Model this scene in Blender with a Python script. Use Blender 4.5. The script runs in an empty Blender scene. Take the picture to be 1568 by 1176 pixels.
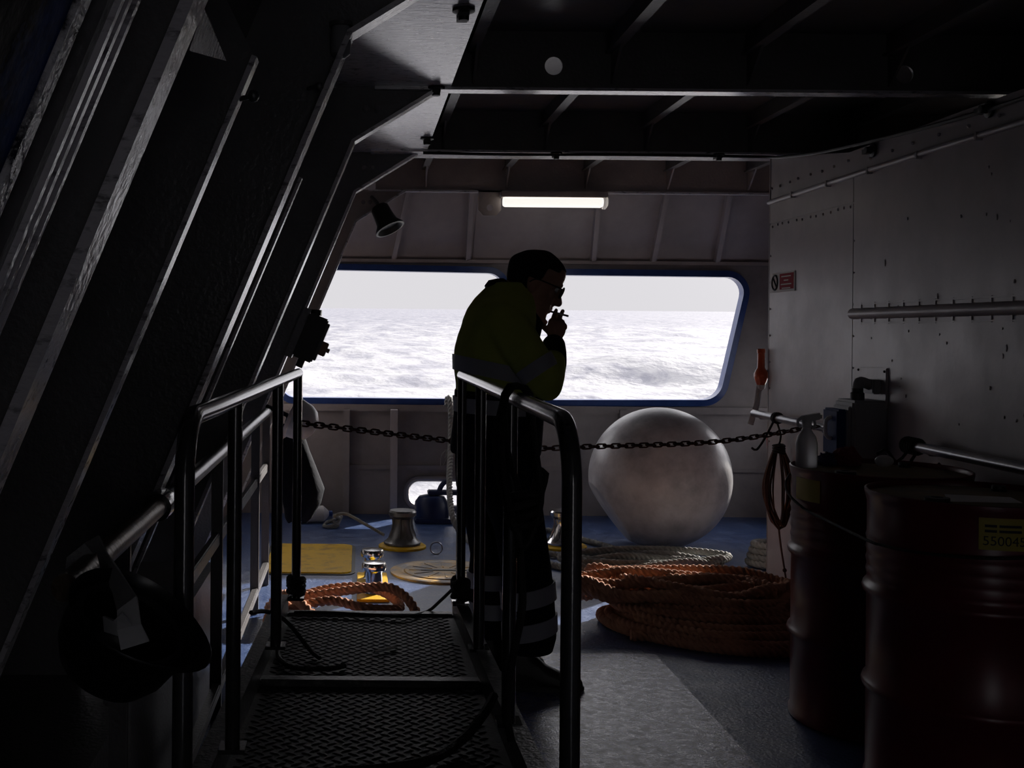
import bpy, bmesh, math, random
import numpy as np
from mathutils import Vector, Matrix, Quaternion
from mathutils.geometry import tessellate_polygon
random.seed(7)
SC = bpy.context.scene
COL = SC.collection
PI = math.pi

# ------------------------------------------------------------------ survey
F, VX, VY, EYE, ROLL = 1715.0, 550.0, 508.0, 1.34, 0.009
def at(px, py, D):
    """the point at depth D (metres aft of the camera) seen at a photo position"""
    dx, dy = px - VX, py - VY
    c, s = math.cos(ROLL), math.sin(ROLL)
    ux, uy = dx*c + dy*s, -dx*s + dy*c
    return Vector((ux*D/F, D, EYE - uy*D/F))
def on_floor(px, py, z=0.0):
    dx, dy = px - VX, py - VY
    uy = -dx*math.sin(ROLL) + dy*math.cos(ROLL)
    D = F*(EYE - z)/uy
    return at(px, py, D)

# ------------------------------------------------------------------ materials
def mat(name, color, rough=0.5, metal=0.0, var=0.0, vscale=6.0, color2=None, bump=0.0, bscale=60.0,
        spec=0.5, coat=0.0, lo=0.4, hi=0.65, rvar=0.0, stretch=(1,1,1), detail=6.0):
    m = bpy.data.materials.new(name); m.use_nodes = True
    nt = m.node_tree; N = nt.nodes; L = nt.links
    b = N['Principled BSDF']
    b.inputs['Base Color'].default_value = (*color, 1)
    b.inputs['Roughness'].default_value = rough
    b.inputs['Metallic'].default_value = metal
    b.inputs['Specular IOR Level'].default_value = spec
    b.inputs['Coat Weight'].default_value = coat
    b.inputs['Coat Roughness'].default_value = 0.15
    tc = N.new('ShaderNodeTexCoord')
    mp = N.new('ShaderNodeMapping'); mp.inputs['Scale'].default_value = stretch
    L.new(tc.outputs['Object'], mp.inputs['Vector'])
    if color2 is None and var > 0:
        color2 = tuple(c*(1-var) for c in color)
    if color2 is not None:
        n = N.new('ShaderNodeTexNoise'); n.inputs['Scale'].default_value = vscale; n.inputs['Detail'].default_value = detail
        n.inputs['Roughness'].default_value = 0.65
        L.new(mp.outputs['Vector'], n.inputs['Vector'])
        r = N.new('ShaderNodeValToRGB')
        r.color_ramp.elements[0].position = lo; r.color_ramp.elements[0].color = (*color, 1)
        r.color_ramp.elements[1].position = hi; r.color_ramp.elements[1].color = (*color2, 1)
        L.new(n.outputs['Fac'], r.inputs['Fac']); L.new(r.outputs['Color'], b.inputs['Base Color'])
        if rvar:
            mr = N.new('ShaderNodeMapRange')
            mr.inputs['From Min'].default_value = 0.35; mr.inputs['From Max'].default_value = 0.65
            mr.inputs['To Min'].default_value = max(0.05, rough-rvar); mr.inputs['To Max'].default_value = min(1, rough+rvar)
            L.new(n.outputs['Fac'], mr.inputs['Value']); L.new(mr.outputs['Result'], b.inputs['Roughness'])
    if bump > 0:
        n2 = N.new('ShaderNodeTexNoise'); n2.inputs['Scale'].default_value = bscale; n2.inputs['Detail'].default_value = 4
        L.new(mp.outputs['Vector'], n2.inputs['Vector'])
        bp = N.new('ShaderNodeBump'); bp.inputs['Strength'].default_value = bump; bp.inputs['Distance'].default_value = 0.01
        L.new(n2.outputs['Fac'], bp.inputs['Height']); L.new(bp.outputs['Normal'], b.inputs['Normal'])
    return m
def glow(name, color, strength):
    m = bpy.data.materials.new(name); m.use_nodes = True
    b = m.node_tree.nodes['Principled BSDF']
    b.inputs['Base Color'].default_value = (*color, 1)
    b.inputs['Emission Color'].default_value = (*color, 1); b.inputs['Emission Strength'].default_value = strength
    return m

M = {}
M['deck'] = mat('deck_paint', (.030,.062,.17), .40, var=0, color2=(.075,.12,.26), vscale=9, bump=.35, bscale=70, rvar=.08, lo=.45, hi=.7)
M['plate'] = mat('deck_plate_paint', (.15,.17,.36), .30, spec=.7, color2=(.07,.08,.15), vscale=30, bump=.16, bscale=140, rvar=.1, lo=.46, hi=.60)
M['cream'] = mat('bulkhead_paint', (.35,.305,.305), .42, color2=(.28,.245,.245), vscale=3, bump=.12, bscale=18, rvar=.06)
M['stern'] = mat('bulwark_paint', (.27,.245,.25), .45, color2=(.21,.19,.20), vscale=4, bump=.12, bscale=25)
M['wallr'] = mat('casing_paint', (.43,.39,.40), .36, color2=(.35,.32,.33), vscale=2.5, bump=.22, bscale=9, rvar=.06)
M['frame'] = mat('frame_paint', (.13,.125,.13), .30, color2=(.10,.095,.10), vscale=5, bump=.22, bscale=90)
M['flange'] = mat('flange_paint_lit', (.56,.53,.57), .22, spec=1.0, coat=.6, color2=(.16,.15,.16), vscale=55, bump=.35, bscale=60, lo=.54, hi=.66, stretch=(.35,1,1))  # paler and speckled against the webs: reflected sunlight put into the colour
M['ceil'] = mat('ceiling_paint', (.22,.20,.20), .40, color2=(.17,.16,.16), vscale=4, bump=.2, bscale=40)
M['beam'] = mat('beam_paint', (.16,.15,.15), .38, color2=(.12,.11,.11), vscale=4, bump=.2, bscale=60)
M['beamlit'] = mat('beam_paint_lit', (.40,.34,.32), .38, color2=(.32,.27,.26), vscale=4, bump=.2, bscale=60)  # lighter copy of the beam paint, daylight at the aft end put into it
M['blue'] = mat('blue_enamel', (.02,.05,.20), .30, color2=(.035,.08,.27), vscale=7)
M['bluechip'] = mat('blue_chipped', (.012,.05,.22), .6, spec=.08, color2=(.004,.005,.008), vscale=5, bump=.5, bscale=25, lo=.42, hi=.52)
M['worn'] = mat('worn_steel_edge', (.66,.64,.66), .22, color2=(.02,.02,.03), vscale=45, bump=.6, bscale=60, lo=.45, hi=.62)
M['pipe'] = mat('rail_paint', (.032,.032,.035), .16, coat=.7, color2=(.05,.05,.05), vscale=18, bump=.06, bscale=60, spec=.6)
M['steel'] = mat('rail_steel', (.32,.32,.34), .28, metal=.9, color2=(.24,.24,.26), vscale=12)
M['chrome'] = mat('chrome', (.75,.74,.74), .14, metal=1.0, color2=(.6,.58,.56), vscale=15)
M['castgrey'] = mat('cast_metal', (.22,.22,.22), .36, metal=.7, color2=(.12,.12,.12), vscale=20, stretch=(1,1,.2))
M['yellow'] = mat('yellow_paint', (.74,.44,.012), .6, spec=.2, color2=(.40,.22,.03), vscale=9, bump=.2, bscale=60, lo=.5, hi=.72)
M['hatch'] = mat('hatch_worn_yellow', (.55,.32,.06), .42, color2=(.20,.16,.13), vscale=7, bump=.3, bscale=40, lo=.42, hi=.6)
M['tread'] = mat('tread_plate', (.020,.021,.021), .58, color2=(.032,.032,.032), vscale=30, bump=.2, bscale=120)
M['curb'] = mat('curb_paint', (.05,.05,.05), .38, color2=(.16,.15,.14), vscale=30, bump=.3, bscale=90, lo=.5, hi=.68)
M['drum'] = mat('drum_red', (.15,.011,.022), .30, color2=(.115,.009,.018), vscale=8, spec=.5)
M['drumtop'] = mat('drum_top_yellow', (.20,.12,.02), .55, color2=(.13,.09,.03), vscale=9)
M['label'] = mat('label_yellow', (.42,.33,.03), .5)
M['ink'] = mat('ink', (.006,.006,.006), .6)
M['black'] = mat('black_rubber', (.012,.012,.013), .5)
M['blackgloss'] = mat('black_shell', (.008,.008,.009), .3)
M['darkrope'] = mat('dark_rope', (.02,.018,.017), .7, bump=.5, bscale=200)
M['white'] = mat('white_plastic', (.62,.61,.62), .35, color2=(.5,.49,.5), vscale=10)
M['paper'] = mat('paper', (.85,.83,.80), .7)
M['orange'] = mat('orange_rope', (.58,.30,.185), .85, spec=.2, color2=(.44,.21,.13), vscale=12, bump=.6, bscale=260)
M['greyrope'] = mat('grey_rope', (.34,.33,.31), .8, color2=(.22,.22,.21), vscale=12, bump=.6, bscale=260)
M['brown'] = mat('brown_cord', (.10,.045,.03), .7, bump=.4, bscale=250)
M['ball'] = mat('buoy_skin', (.64,.62,.64), .34, color2=(.30,.29,.31), vscale=3.2, bump=.1, bscale=60, rvar=.05, lo=.42, hi=.68, detail=10)
M['chain'] = mat('chain_rust', (.07,.035,.03), .5, metal=.4, color2=(.14,.04,.025), vscale=20)
M['brass'] = mat('worn_pipe', (.17,.12,.08), .3, metal=.5, color2=(.09,.06,.045), vscale=20, bump=.15, bscale=90)
M['greybox'] = mat('grey_box', (.24,.24,.25), .45)
M['hivis'] = mat('hivis_yellow', (.42,.46,.09), .8, color2=(.37,.41,.08), vscale=9, bump=.25, bscale=30, spec=.2)
M['reflect'] = mat('reflective_tape', (.32,.32,.35), .55, bump=.1, bscale=80)
M['navy'] = mat('navy_cloth', (.009,.010,.016), .9, bump=.25, bscale=40, spec=.08)
M['castblue'] = mat('cast_blue', (.010,.022,.085), .4)
M['boxblue'] = mat('switch_blue', (.015,.04,.14), .6, spec=.15)
M['skin'] = mat('skin', (.42,.23,.16), .55, color2=(.36,.18,.12), vscale=30, spec=.35)
M['hair'] = mat('hair', (.012,.009,.008), .75, bump=.6, bscale=220, spec=.2)
M['shoe'] = mat('shoe_leather', (.014,.012,.011), .5)
M['lens'] = mat('dark_lens', (.01,.03,.035), .12)
M['eye'] = mat('eye_white', (.6,.58,.55), .3)
M['orangeplastic'] = mat('orange_plastic', (.55,.09,.03), .3, coat=.2)
M['red'] = mat('red_enamel', (.30,.02,.02), .35)
M['redcloth'] = mat('red_cloth', (.16,.02,.03), .8)
M['bluecloth'] = mat('violet_cloth', (.035,.03,.09), .8)
M['signwhite'] = mat('sign_white', (.6,.57,.56), .6, spec=.2)
M['signred'] = mat('sign_red', (.28,.015,.03), .7, spec=.1)
M['strap'] = mat('grey_strap', (.50,.50,.51), .7, bump=.3, bscale=120)
M['lamp'] = glow('lamp_diffuser', (1.0,.97,.90), .95)
M['translucent'] = mat('cloudy_plastic', (.75,.74,.76), .5)
_b = M['translucent'].node_tree.nodes['Principled BSDF']; _b.inputs['Transmission Weight'].default_value = .5
M['tan'] = mat('tan_box', (.16,.10,.06), .5)

# ------------------------------------------------------------------ mesh building
class MB:
    def __init__(s): s.v = []; s.f = []
    def add(s, v, f):
        o = len(s.v); s.v += [tuple(p) for p in v]; s.f += [tuple(i+o for i in q) for q in f]
    def box(s, lo, hi):
        x0,y0,z0 = lo; x1,y1,z1 = hi
        s.hexa([(x0,y0,z0),(x1,y0,z0),(x1,y1,z0),(x0,y1,z0),(x0,y0,z1),(x1,y0,z1),(x1,y1,z1),(x0,y1,z1)])
    def hexa(s, p):
        s.add(p, [(0,3,2,1),(4,5,6,7),(0,1,5,4),(1,2,6,5),(2,3,7,6),(3,0,4,7)])
    def obox(s, c, ax, ay, az):
        c, ax, ay, az = map(Vector, (c, ax, ay, az))
        s.hexa([c-ax-ay-az, c+ax-ay-az, c+ax+ay-az, c-ax+ay-az, c-ax-ay+az, c+ax-ay+az, c+ax+ay+az, c-ax+ay+az])
    def prism(s, poly, ext):
        """poly: list of 3-D points, extruded by vector ext"""
        n = len(poly); e = Vector(ext)
        v = [Vector(p) for p in poly]; v += [p+e for p in v]
        f = [tuple(range(n-1,-1,-1)), tuple(range(n,2*n))]
        f += [(i,(i+1)%n,(i+1)%n+n,i+n) for i in range(n)]
        s.add(v, f)
    def holed(s, outer, holes, to3, th):
        """flat plate with holes; loops in 2-D, to3(u,v,w)"""
        loops = [outer]+holes
        flat = [p for l in loops for p in l]
        tris = tessellate_polygon([[Vector((p[0],p[1],0)) for p in l] for l in loops])
        n = len(flat)
        v = [to3(p[0],p[1],0) for p in flat]+[to3(p[0],p[1],th) for p in flat]
        f = [tuple(t) for t in tris]+[tuple(i+n for i in reversed(t)) for t in tris]
        o = 0
        for l in loops:
            k = len(l)
            f += [(o+i, o+(i+1)%k, o+(i+1)%k+n, o+i+n) for i in range(k)]
            o += k
        s.add(v, f)
    def tube(s, pts, r, n=12, closed=False, caps=True, flat=None):
        P = [Vector(p) for p in pts]; m = len(P)
        R = r if isinstance(r,(list,tuple)) else [r]*m
        T = []
        for i in range(m):
            a = P[(i-1)%m] if (closed or i>0) else P[i]
            b = P[(i+1)%m] if (closed or i<m-1) else P[i]
            T.append((b-a).normalized())
        ref = Vector((0,0,1)) if abs(T[0].z)<.9 else Vector((0,1,0))
        u = T[0].cross(ref).normalized()
        v=[]; 
        for i in range(m):
            u = (u - T[i]*u.dot(T[i])).normalized(); w = T[i].cross(u)
            for k in range(n):
                a = 2*PI*k/n
                kw = R[i]*(flat if flat else 1)
                v.append(P[i]+u*math.cos(a)*R[i]+w*math.sin(a)*kw)
        f=[]
        for i in range(m if closed else m-1):
            j=(i+1)%m
            for k in range(n):
                f.append((i*n+k, i*n+(k+1)%n, j*n+(k+1)%n, j*n+k))
        if caps and not closed:
            f.append(tuple(range(n-1,-1,-1))); f.append(tuple((m-1)*n+k for k in range(n)))
        s.add(v,f)
    def loft(s, rings, caps=True):
        n=len(rings[0]); v=[p for r in rings for p in r]; f=[]
        for i in range(len(rings)-1):
            for k in range(n):
                f.append((i*n+k, i*n+(k+1)%n, (i+1)*n+(k+1)%n, (i+1)*n+k))
        if caps:
            f.append(tuple(range(n-1,-1,-1))); f.append(tuple((len(rings)-1)*n+k for k in range(n)))
        s.add(v,f)
    def lathe(s, prof, c, n=32, X=(1,0,0), Z=(0,0,1)):
        c=Vector(c); Z=Vector(Z).normalized(); X=Vector(X); X=(X-Z*X.dot(Z)).normalized(); Y=Z.cross(X)
        rings=[[c+Z*z+(X*math.cos(2*PI*k/n)+Y*math.sin(2*PI*k/n))*max(r,1e-4) for k in range(n)] for r,z in prof]
        s.loft(rings)
    def ball(s, c, r, n=16, m=10, sc=(1,1,1), rot=None):
        c=Vector(c); rings=[]
        for i in range(m+1):
            a=PI*i/m; ring=[]
            for k in range(n):
                b=2*PI*k/n
                p=Vector((math.sin(a)*math.cos(b)*sc[0], math.sin(a)*math.sin(b)*sc[1], -math.cos(a)*sc[2]))*r
                if i in (0,m): p=Vector((1e-4*math.cos(b),1e-4*math.sin(b),-math.cos(a)*sc[2]*r))
                if rot: p=rot@p
                ring.append(c+p)
            rings.append(ring)
        s.loft(rings)

def link(o, parent=None):
    COL.objects.link(o)
    if parent is not None:
        o.parent = parent; o.location = -parent.location
    return o
def obj(name, mb, m, parent=None, smooth=True, angle=38, bevel=0, label=None):
    me = bpy.data.meshes.new(name)
    me.from_pydata([tuple(p) for p in mb.v], [], mb.f)
    bm = bmesh.new(); bm.from_mesh(me)
    bmesh.ops.remove_doubles(bm, verts=bm.verts, dist=2e-5)
    bmesh.ops.recalc_face_normals(bm, faces=bm.faces)
    if bevel:
        es = [e for e in bm.edges if len(e.link_faces)==2 and e.calc_face_angle(0)>.6]
        bmesh.ops.bevel(bm, geom=es, offset=bevel, segments=2, affect='EDGES', clamp_overlap=True)
    bm.to_mesh(me); bm.free()
    if smooth:
        for p in me.polygons: p.use_smooth = True
        me.set_sharp_from_angle(angle=math.radians(angle))
    if m: me.materials.append(m if not isinstance(m,str) else M[m])
    o = bpy.data.objects.new(name, me)
    link(o, parent)
    if label: o['label'] = label
    return o
def fuse(name, mb, m, parent=None, voxel=.006, smooth=6, factor=.5):
    """skin overlapping closed shapes into one continuous surface"""
    o = obj(name, mb, None, None, smooth=False)
    r = o.modifiers.new('r','REMESH'); r.mode='VOXEL'; r.voxel_size=voxel; r.use_smooth_shade=True
    if smooth:
        sm = o.modifiers.new('s','SMOOTH'); sm.factor=factor; sm.iterations=smooth
    dg = bpy.context.evaluated_depsgraph_get(); dg.update()
    me = bpy.data.meshes.new_from_object(o.evaluated_get(dg))
    old = o.data; o.modifiers.clear(); o.data = me; bpy.data.meshes.remove(old); me.name = name
    for p in me.polygons: p.use_smooth=True
    me.materials.clear(); me.materials.append(M[m])
    if parent is not None:
        o.parent = parent; o.location = -parent.location
    return o
def thing(name, label, cat, loc=(0,0,0), group=None):
    o = bpy.data.objects.new(name, None); o.empty_display_size=.1; o.location = loc
    COL.objects.link(o); o['label']=label; o['category']=cat
    if group: o['group']=group
    return o
def tag(o, label, cat, group=None):
    o['label']=label; o['category']=cat
    if group: o['group']=group
    return o
def struct(o, label=None):
    o['kind']='structure'
    if label: o['label']=label
    return o
def container(name):
    o = bpy.data.objects.new(name, None); COL.objects.link(o); o['kind']='structure'; return o
def dup(root, loc, label=None):
    r = root.copy(); COL.objects.link(r); r.location = loc
    if label: r['label']=label
    for ch in list(root.children):
        c = ch.copy(); COL.objects.link(c); c.parent = r
        for g in list(ch.children):
            d = g.copy(); COL.objects.link(d); d.parent = c
    return r
def spline(ctrl, step=.02, closed=False):
    P=[np.array(p,float) for p in ctrl]; n=len(P); out=[]
    segs = n if closed else n-1
    for i in range(segs):
        p1=P[i]; p2=P[(i+1)%n]
        p0=P[(i-1)%n] if (closed or i>0) else 2*p1-p2
        p3=P[(i+2)%n] if (closed or i<n-2) else 2*p2-p1
        k=max(2,int(np.linalg.norm(p2-p1)/step))
        for j in range(k):
            t=j/k
            out.append(.5*((2*p1)+(-p0+p2)*t+(2*p0-5*p1+4*p2-p3)*t*t+(-p0+3*p1-3*p2+p3)*t**3))
    if not closed: out.append(P[-1])
    return out
def rope_mb(ctrl, R, pitch=None, n=15, closed=False, mb=None):
    """laid three-strand rope along a smooth path"""
    pitch = pitch or R*4.4
    step = pitch/18
    P = np.array(spline(ctrl, step*.6, closed))
    d = np.r_[0, np.cumsum(np.linalg.norm(np.diff(P,axis=0),axis=1))]
    k = max(3,int(d[-1]/step)); s = np.linspace(0,d[-1],k)
    P = np.stack([np.interp(s,d,P[:,i]) for i in range(3)],1)
    T = np.gradient(P,axis=0); T/= np.linalg.norm(T,axis=1)[:,None]+1e-9
    u = np.cross(T[0],[0,0,1.0]); 
    if np.linalg.norm(u)<.2: u=np.cross(T[0],[0,1.0,0])
    V=[]; ph=np.arange(n)*2*PI/n
    for i in range(k):
        u = u-T[i]*u.dot(T[i]); u/=np.linalg.norm(u)+1e-9; w=np.cross(T[i],u)
        rr = R*(.56+.50*np.abs(np.cos(1.5*(ph-2*PI*s[i]/pitch)))**.7)
        V.append(P[i]+np.outer(rr*np.cos(ph),u)+np.outer(rr*np.sin(ph),w))
    V=np.concatenate(V); F_=[]
    for i in range(k-1):
        for j in range(n):
            F_.append((i*n+j,i*n+(j+1)%n,(i+1)*n+(j+1)%n,(i+1)*n+j))
    F_.append(tuple(range(n-1,-1,-1))); F_.append(tuple((k-1)*n+j for j in range(n)))
    mb = mb or MB(); mb.add([tuple(p) for p in V],F_); return mb
def rounded(pts, rad, n=8):
    """2-D polygon with rounded corners"""
    out=[]; m=len(pts)
    for i in range(m):
        p=Vector(pts[i]); a=(Vector(pts[i-1])-p); b=(Vector(pts[(i+1)%m])-p)
        r=rad[i] if isinstance(rad,(list,tuple)) else rad
        ua,ub=a.normalized(),b.normalized(); half=ua.angle(ub)/2
        t=r/math.tan(half); c=p+(ua+ub).normalized()*(r/math.sin(half))
        s_,e_=p+ua*t,p+ub*t
        v0,v1=s_-c,e_-c; ang=v0.angle_signed(v1)
        for k in range(n+1):
            v=v0.copy(); v.rotate(Matrix.Rotation(-ang*k/n,2)); out.append(tuple(c+v))
    return out
def ellipse(cx,cy,rx,ry,n=24): return [(cx+rx*math.cos(2*PI*k/n),cy+ry*math.sin(2*PI*k/n)) for k in range(n)]

# ------------------------------------------------------------------ the setting
YS = 8.24                                 # stern bulwark
XR = 2.18                                 # casing face on the right
mb=MB(); mb.box((-2.2,-3,-.05),(3.7,YS+.05,0)); struct(obj('floor',mb,'deck',smooth=False),'blue painted steel deck')
mb=MB(); mb.box((.47,1.4,0),(1.25,4.68,.005)); struct(obj('trim_1',mb,'plate',smooth=False),'worn grey blue deck plate')
CZ=2.54; BZ=2.31
mb=MB(); mb.box((-.6,-3,CZ),(3.7,YS+.2,CZ+.05)); struct(obj('ceiling',mb,'ceil',smooth=False))
mb=MB()                                   # forward bulkhead behind the viewer, with an opening added to let in front fill light
mb.holed([(-2.2,0),(3.7,0),(3.7,CZ),(-2.2,CZ)],[[(.40,.12),(1.2,.12),(1.2,2.0),(.40,2.0)]],lambda u,v,w:Vector((u,-3.05+w,v)),.05)
struct(obj('wall_front',mb,'wallr',smooth=False))
mb=MB(); mb.box((3.6,-3,0),(3.7,5.95,CZ)); struct(obj('wall_outboard',mb,'ceil',smooth=False))
mb=MB()                                   # ship's side aft of the casing with its mooring port
mb.holed([(5.9,0),(YS+.06,0),(YS+.06,CZ),(5.9,CZ)],[rounded([(6.85,.60),(7.92,.60),(7.92,1.44),(7.8,1.36),(7.365,1.05),(6.85,.86)],[.08,.12,.05,.08,.15,.08])],lambda u,v,w:Vector((3.15+w,u,v)),.04)
struct(obj('wall_side',mb,'stern',smooth=False))

# casing on the right, with its plates
mb=MB()
mb.prism([(XR,-3,0),(XR,5.95,0),(XR,5.95,2.285),(XR,5.0,2.16),(XR,-3,2.16)],(1.42,0,0))
wr=struct(obj('wall_right',mb,'wallr',smooth=False),'pale grey steel casing wall')
def wplate(y0,y1,z0,z1,th=.004):
    b=MB(); b.box((XR-th,y0,z0),(XR,y1,z1)); o=obj('wall_panel',b,'wallr',wr,smooth=False); return o
wplate(4.945,5.945,.02,1.925); wplate(4.945,5.945,1.932,2.04)
wplate(1.0,4.938,.02,2.04)
b=MB()
for (y0,y1,z,dy) in ((4.97,5.93,1.915,.085),(1.2,4.95,2.10,.19),(5.0,5.93,2.12,.12)):
    y=y0
    while y<y1:
        b.ball((XR-.004,y,z+random.uniform(-.004,.004)),.007,8,5); y+=dy*random.uniform(.7,1.3)
for z in np.arange(.5,1.9,.14):
    b.ball((XR-.004,5.93,z),.006,8,5); b.ball((XR-.004,4.93,z),.005,8,5)
for _ in range(46):
    b.ball((XR-.004,random.uniform(2.8,4.85),random.uniform(.95,2.0)),random.uniform(.004,.008),8,5,sc=(.6,1,random.choice((1,1,2.2))))
obj('rivets',b,'wallr',wr)
# corner trim
b=MB(); b.box((XR-.005,5.95,0),(XR+.05,5.956,2.28)); struct(obj('trim_2',b,'wallr',smooth=False))
# half round rib with weld tabs
b=MB(); zr=at(1311,480.5,4.92).z
b.tube([(XR-.004,4.94,zr),(XR-.004,1.0,zr)],.024,12)
b.box((XR-.010,1.0,zr+.038),(XR-.003,4.92,zr+.044)); b.box((XR-.010,1.0,zr-.044),(XR-.003,4.92,zr-.038))
y=4.85
while y>1.2:
    b.box((XR-.008,y,zr+.018),(XR-.003,y+.012,zr+.046)); b.box((XR-.008,y,zr-.046),(XR-.003,y+.012,zr-.018)); y-=.125
struct(obj('trim_3',b,'wallr'),'long half round rub rail on casing wall')
# conduit high on casing
b=MB(); zc=1.34+.705
b.tube(spline([(XR-.014,5.94,zc),(XR-.014,4.5,zc+.004),(XR-.014,3.0,zc),(XR-.014,1.0,zc+.003)],.2),.012,10)
for y in np.arange(1.4,5.9,.42): b.box((XR-.028,y,zc-.015),(XR-.002,y+.012,zc+.015))
tag(obj('conduit',b,'wallr'),'thin pale painted conduit running along top of casing wall','pipe')

# left hull side: plating and frames
def xin(z): return -.03-.41*(2.095-z)
PO=.26
mb=MB(); mb.prism([(xin(0)-PO,-3,0),(xin(CZ)-PO,-3,CZ),(xin(CZ)-PO-.05,-3,CZ),(xin(0)-PO-.05,-3,0)],(0,YS+3.1,0))
struct(obj('wall_left',mb,'frame',smooth=False),'leaning dark hull side plating')
T=[10]
def trim(): T[0]+=1; return container('trim_%d'%T[0])
nrm=Vector((1,0,-.41)).normalized()       # out of the wall towards the room
def slopebar(b, y0, y1, za, zb, off0, off1):
    """bar lying on the leaning wall line, between offsets from the inner edge (m, towards the room)"""
    P=[]
    for y in (y0,y1):
        P+= [Vector((xin(za),y,za))+nrm*off0, Vector((xin(za),y,za))+nrm*off1, Vector((xin(zb),y,zb))+nrm*off1, Vector((xin(zb),y,zb))+nrm*off0]
    b.hexa(P)
GX=.353
for D in (1.25,2.85,4.45,6.05,7.65):
    t=trim()
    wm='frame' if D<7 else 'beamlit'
    b=MB(); zt=2.095
    b.prism([(xin(0),D,0),(xin(zt),D,zt),(.30,D,BZ-.004),(.30,D,BZ),(-.26,D,BZ),(-.26,D,2.2),(xin(0)-PO,D,0)],(0,.012,0))
    obj('web',b,wm,t,smooth=False)
    b=MB(); fw=.03 if D<2 else (.048 if D<7 else .03)
    slopebar(b,D-fw,D+fw,0,zt,-.006,.008); obj('flange',b,'flange',t,smooth=False)
    b=MB(); d=Vector((.33,0,BZ-zt)).normalized(); q=Vector((d.z,0,-d.x))
    P=[]
    for y in (D-fw*.8,D+fw*.8):
        A=Vector((xin(zt),y,zt)); B=Vector((.31,y,BZ-.002))
        P+=[A-q*.006,A+q*.008,B+q*.008,B-q*.006]
    b.hexa(P); obj('knee_flange',b,'flange',t,smooth=False)
    b=MB()
    for dx in (0,.045): b.lathe([(.014,0),(.014,.008),(.009,.011),(.009,.02),(0,.021)],(.02+dx,D,2.225),10,(1,0,0),(0,-1,0))
    obj('bolt_heads',b,'stern',t)
for D in (2.05,3.65,5.25):                # intermediate stiffeners, sniped at the top
    t=trim(); b=MB(); zt=1.818; off=-.056
    A=Vector((xin(zt),D,zt))+nrm*off; B=Vector((xin(0),D,0))+nrm*off
    b.prism([B,A,(A.x-.06,D,A.z+.12),(xin(A.z+.12)-PO,D,A.z+.12),(xin(0)-PO,D,0)],(0,.010,0)); obj('web',b,'frame',t,smooth=False)
    b=MB(); slopebar(b,D-.02,D+.02,0,zt,off-.004,off+.006); obj('flange',b,'flange',t,smooth=False)
# small gusset between the nearest frame and its neighbour
b=MB(); b.prism([at(312,12,1.3),at(290,76,1.3),at(346,92,1.75),at(322,30,1.75)],(0,.006,0)); struct(obj('trim_9',b,'flange',smooth=False))

b=MB(); b.box((-1.2,-3,0),(-.535,4.25,.46)); T[0]+=1
struct(obj('trim_%d'%T[0],b,'frame',smooth=False),'low dark coaming along the hull side')
# deck head: girder, beams, longitudinals
t=trim()
b=MB(); b.box((-.1,-3,BZ),(GX,6.15,BZ+.014)); obj('flange',b,'flange',t,smooth=False)
b=MB(); b.box((.13,-3,BZ+.014),(.142,6.15,CZ)); obj('web',b,'frame',t,smooth=False)
def beam(D, fw, m, holes=(), mf='flange'):
    t=trim(); b=MB()
    hl=[]
    for (hx,hz,r) in holes: hl.append(ellipse(hx,hz,r,r,20))
    b.holed([(GX-.25,BZ),(3.6,BZ),(3.6,CZ),(GX-.25,CZ)],hl,lambda u,v,w:Vector((u,D+w,v)),.012)
    obj('web',b,m,t,smooth=False)
    b=MB(); b.box((GX-.3,D-fw,BZ-.012),(3.6,D+fw,BZ)); obj('flange',b,mf,t,smooth=False)
    return t
h1=at(848,101,4.45); h2=at(1385,114,4.45)
beam(2.85,.05,'beam'); beam(4.45,.035,'beam',[(h1.x,h1.z,.036),(h2.x,h2.z,.036)])
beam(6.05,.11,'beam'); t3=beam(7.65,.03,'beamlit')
b=MB()                                    # lifting lug under the aft beam
lo=at(733,296,7.6); hi=at(768,330,7.6)
c=((lo.x+hi.x)/2,hi.z+.055)
b.holed([(lo.x,BZ),(lo.x,hi.z+.04),(lo.x+.035,hi.z),(hi.x-.035,hi.z),(hi.x,hi.z+.04),(hi.x,BZ)],[ellipse(c[0],c[1],.022,.022,16)],lambda u,v,w:Vector((u,7.62+w,v)),.014)
obj('lug',b,'beamlit',t3,smooth=False)
for X in (.44,.99,1.53,2.09,2.64,3.2):
    b=MB(); b.box((X-.006,-3,2.46),(X+.006,7.72,CZ)); b.box((X-.022,-3,2.452),(X+.022,7.72,2.46))
    T[0]+=1; struct(obj('trim_%d'%T[0],b,'beam',smooth=False))
    for D,m in ((4.45,'beam'),(6.05,'beam'),(7.65,'beamlit')):   # tripping brackets
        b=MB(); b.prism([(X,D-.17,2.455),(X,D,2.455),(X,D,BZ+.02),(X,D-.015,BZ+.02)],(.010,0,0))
        T[0]+=1; struct(obj('trim_%d'%T[0],b,m,smooth=False))

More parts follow.
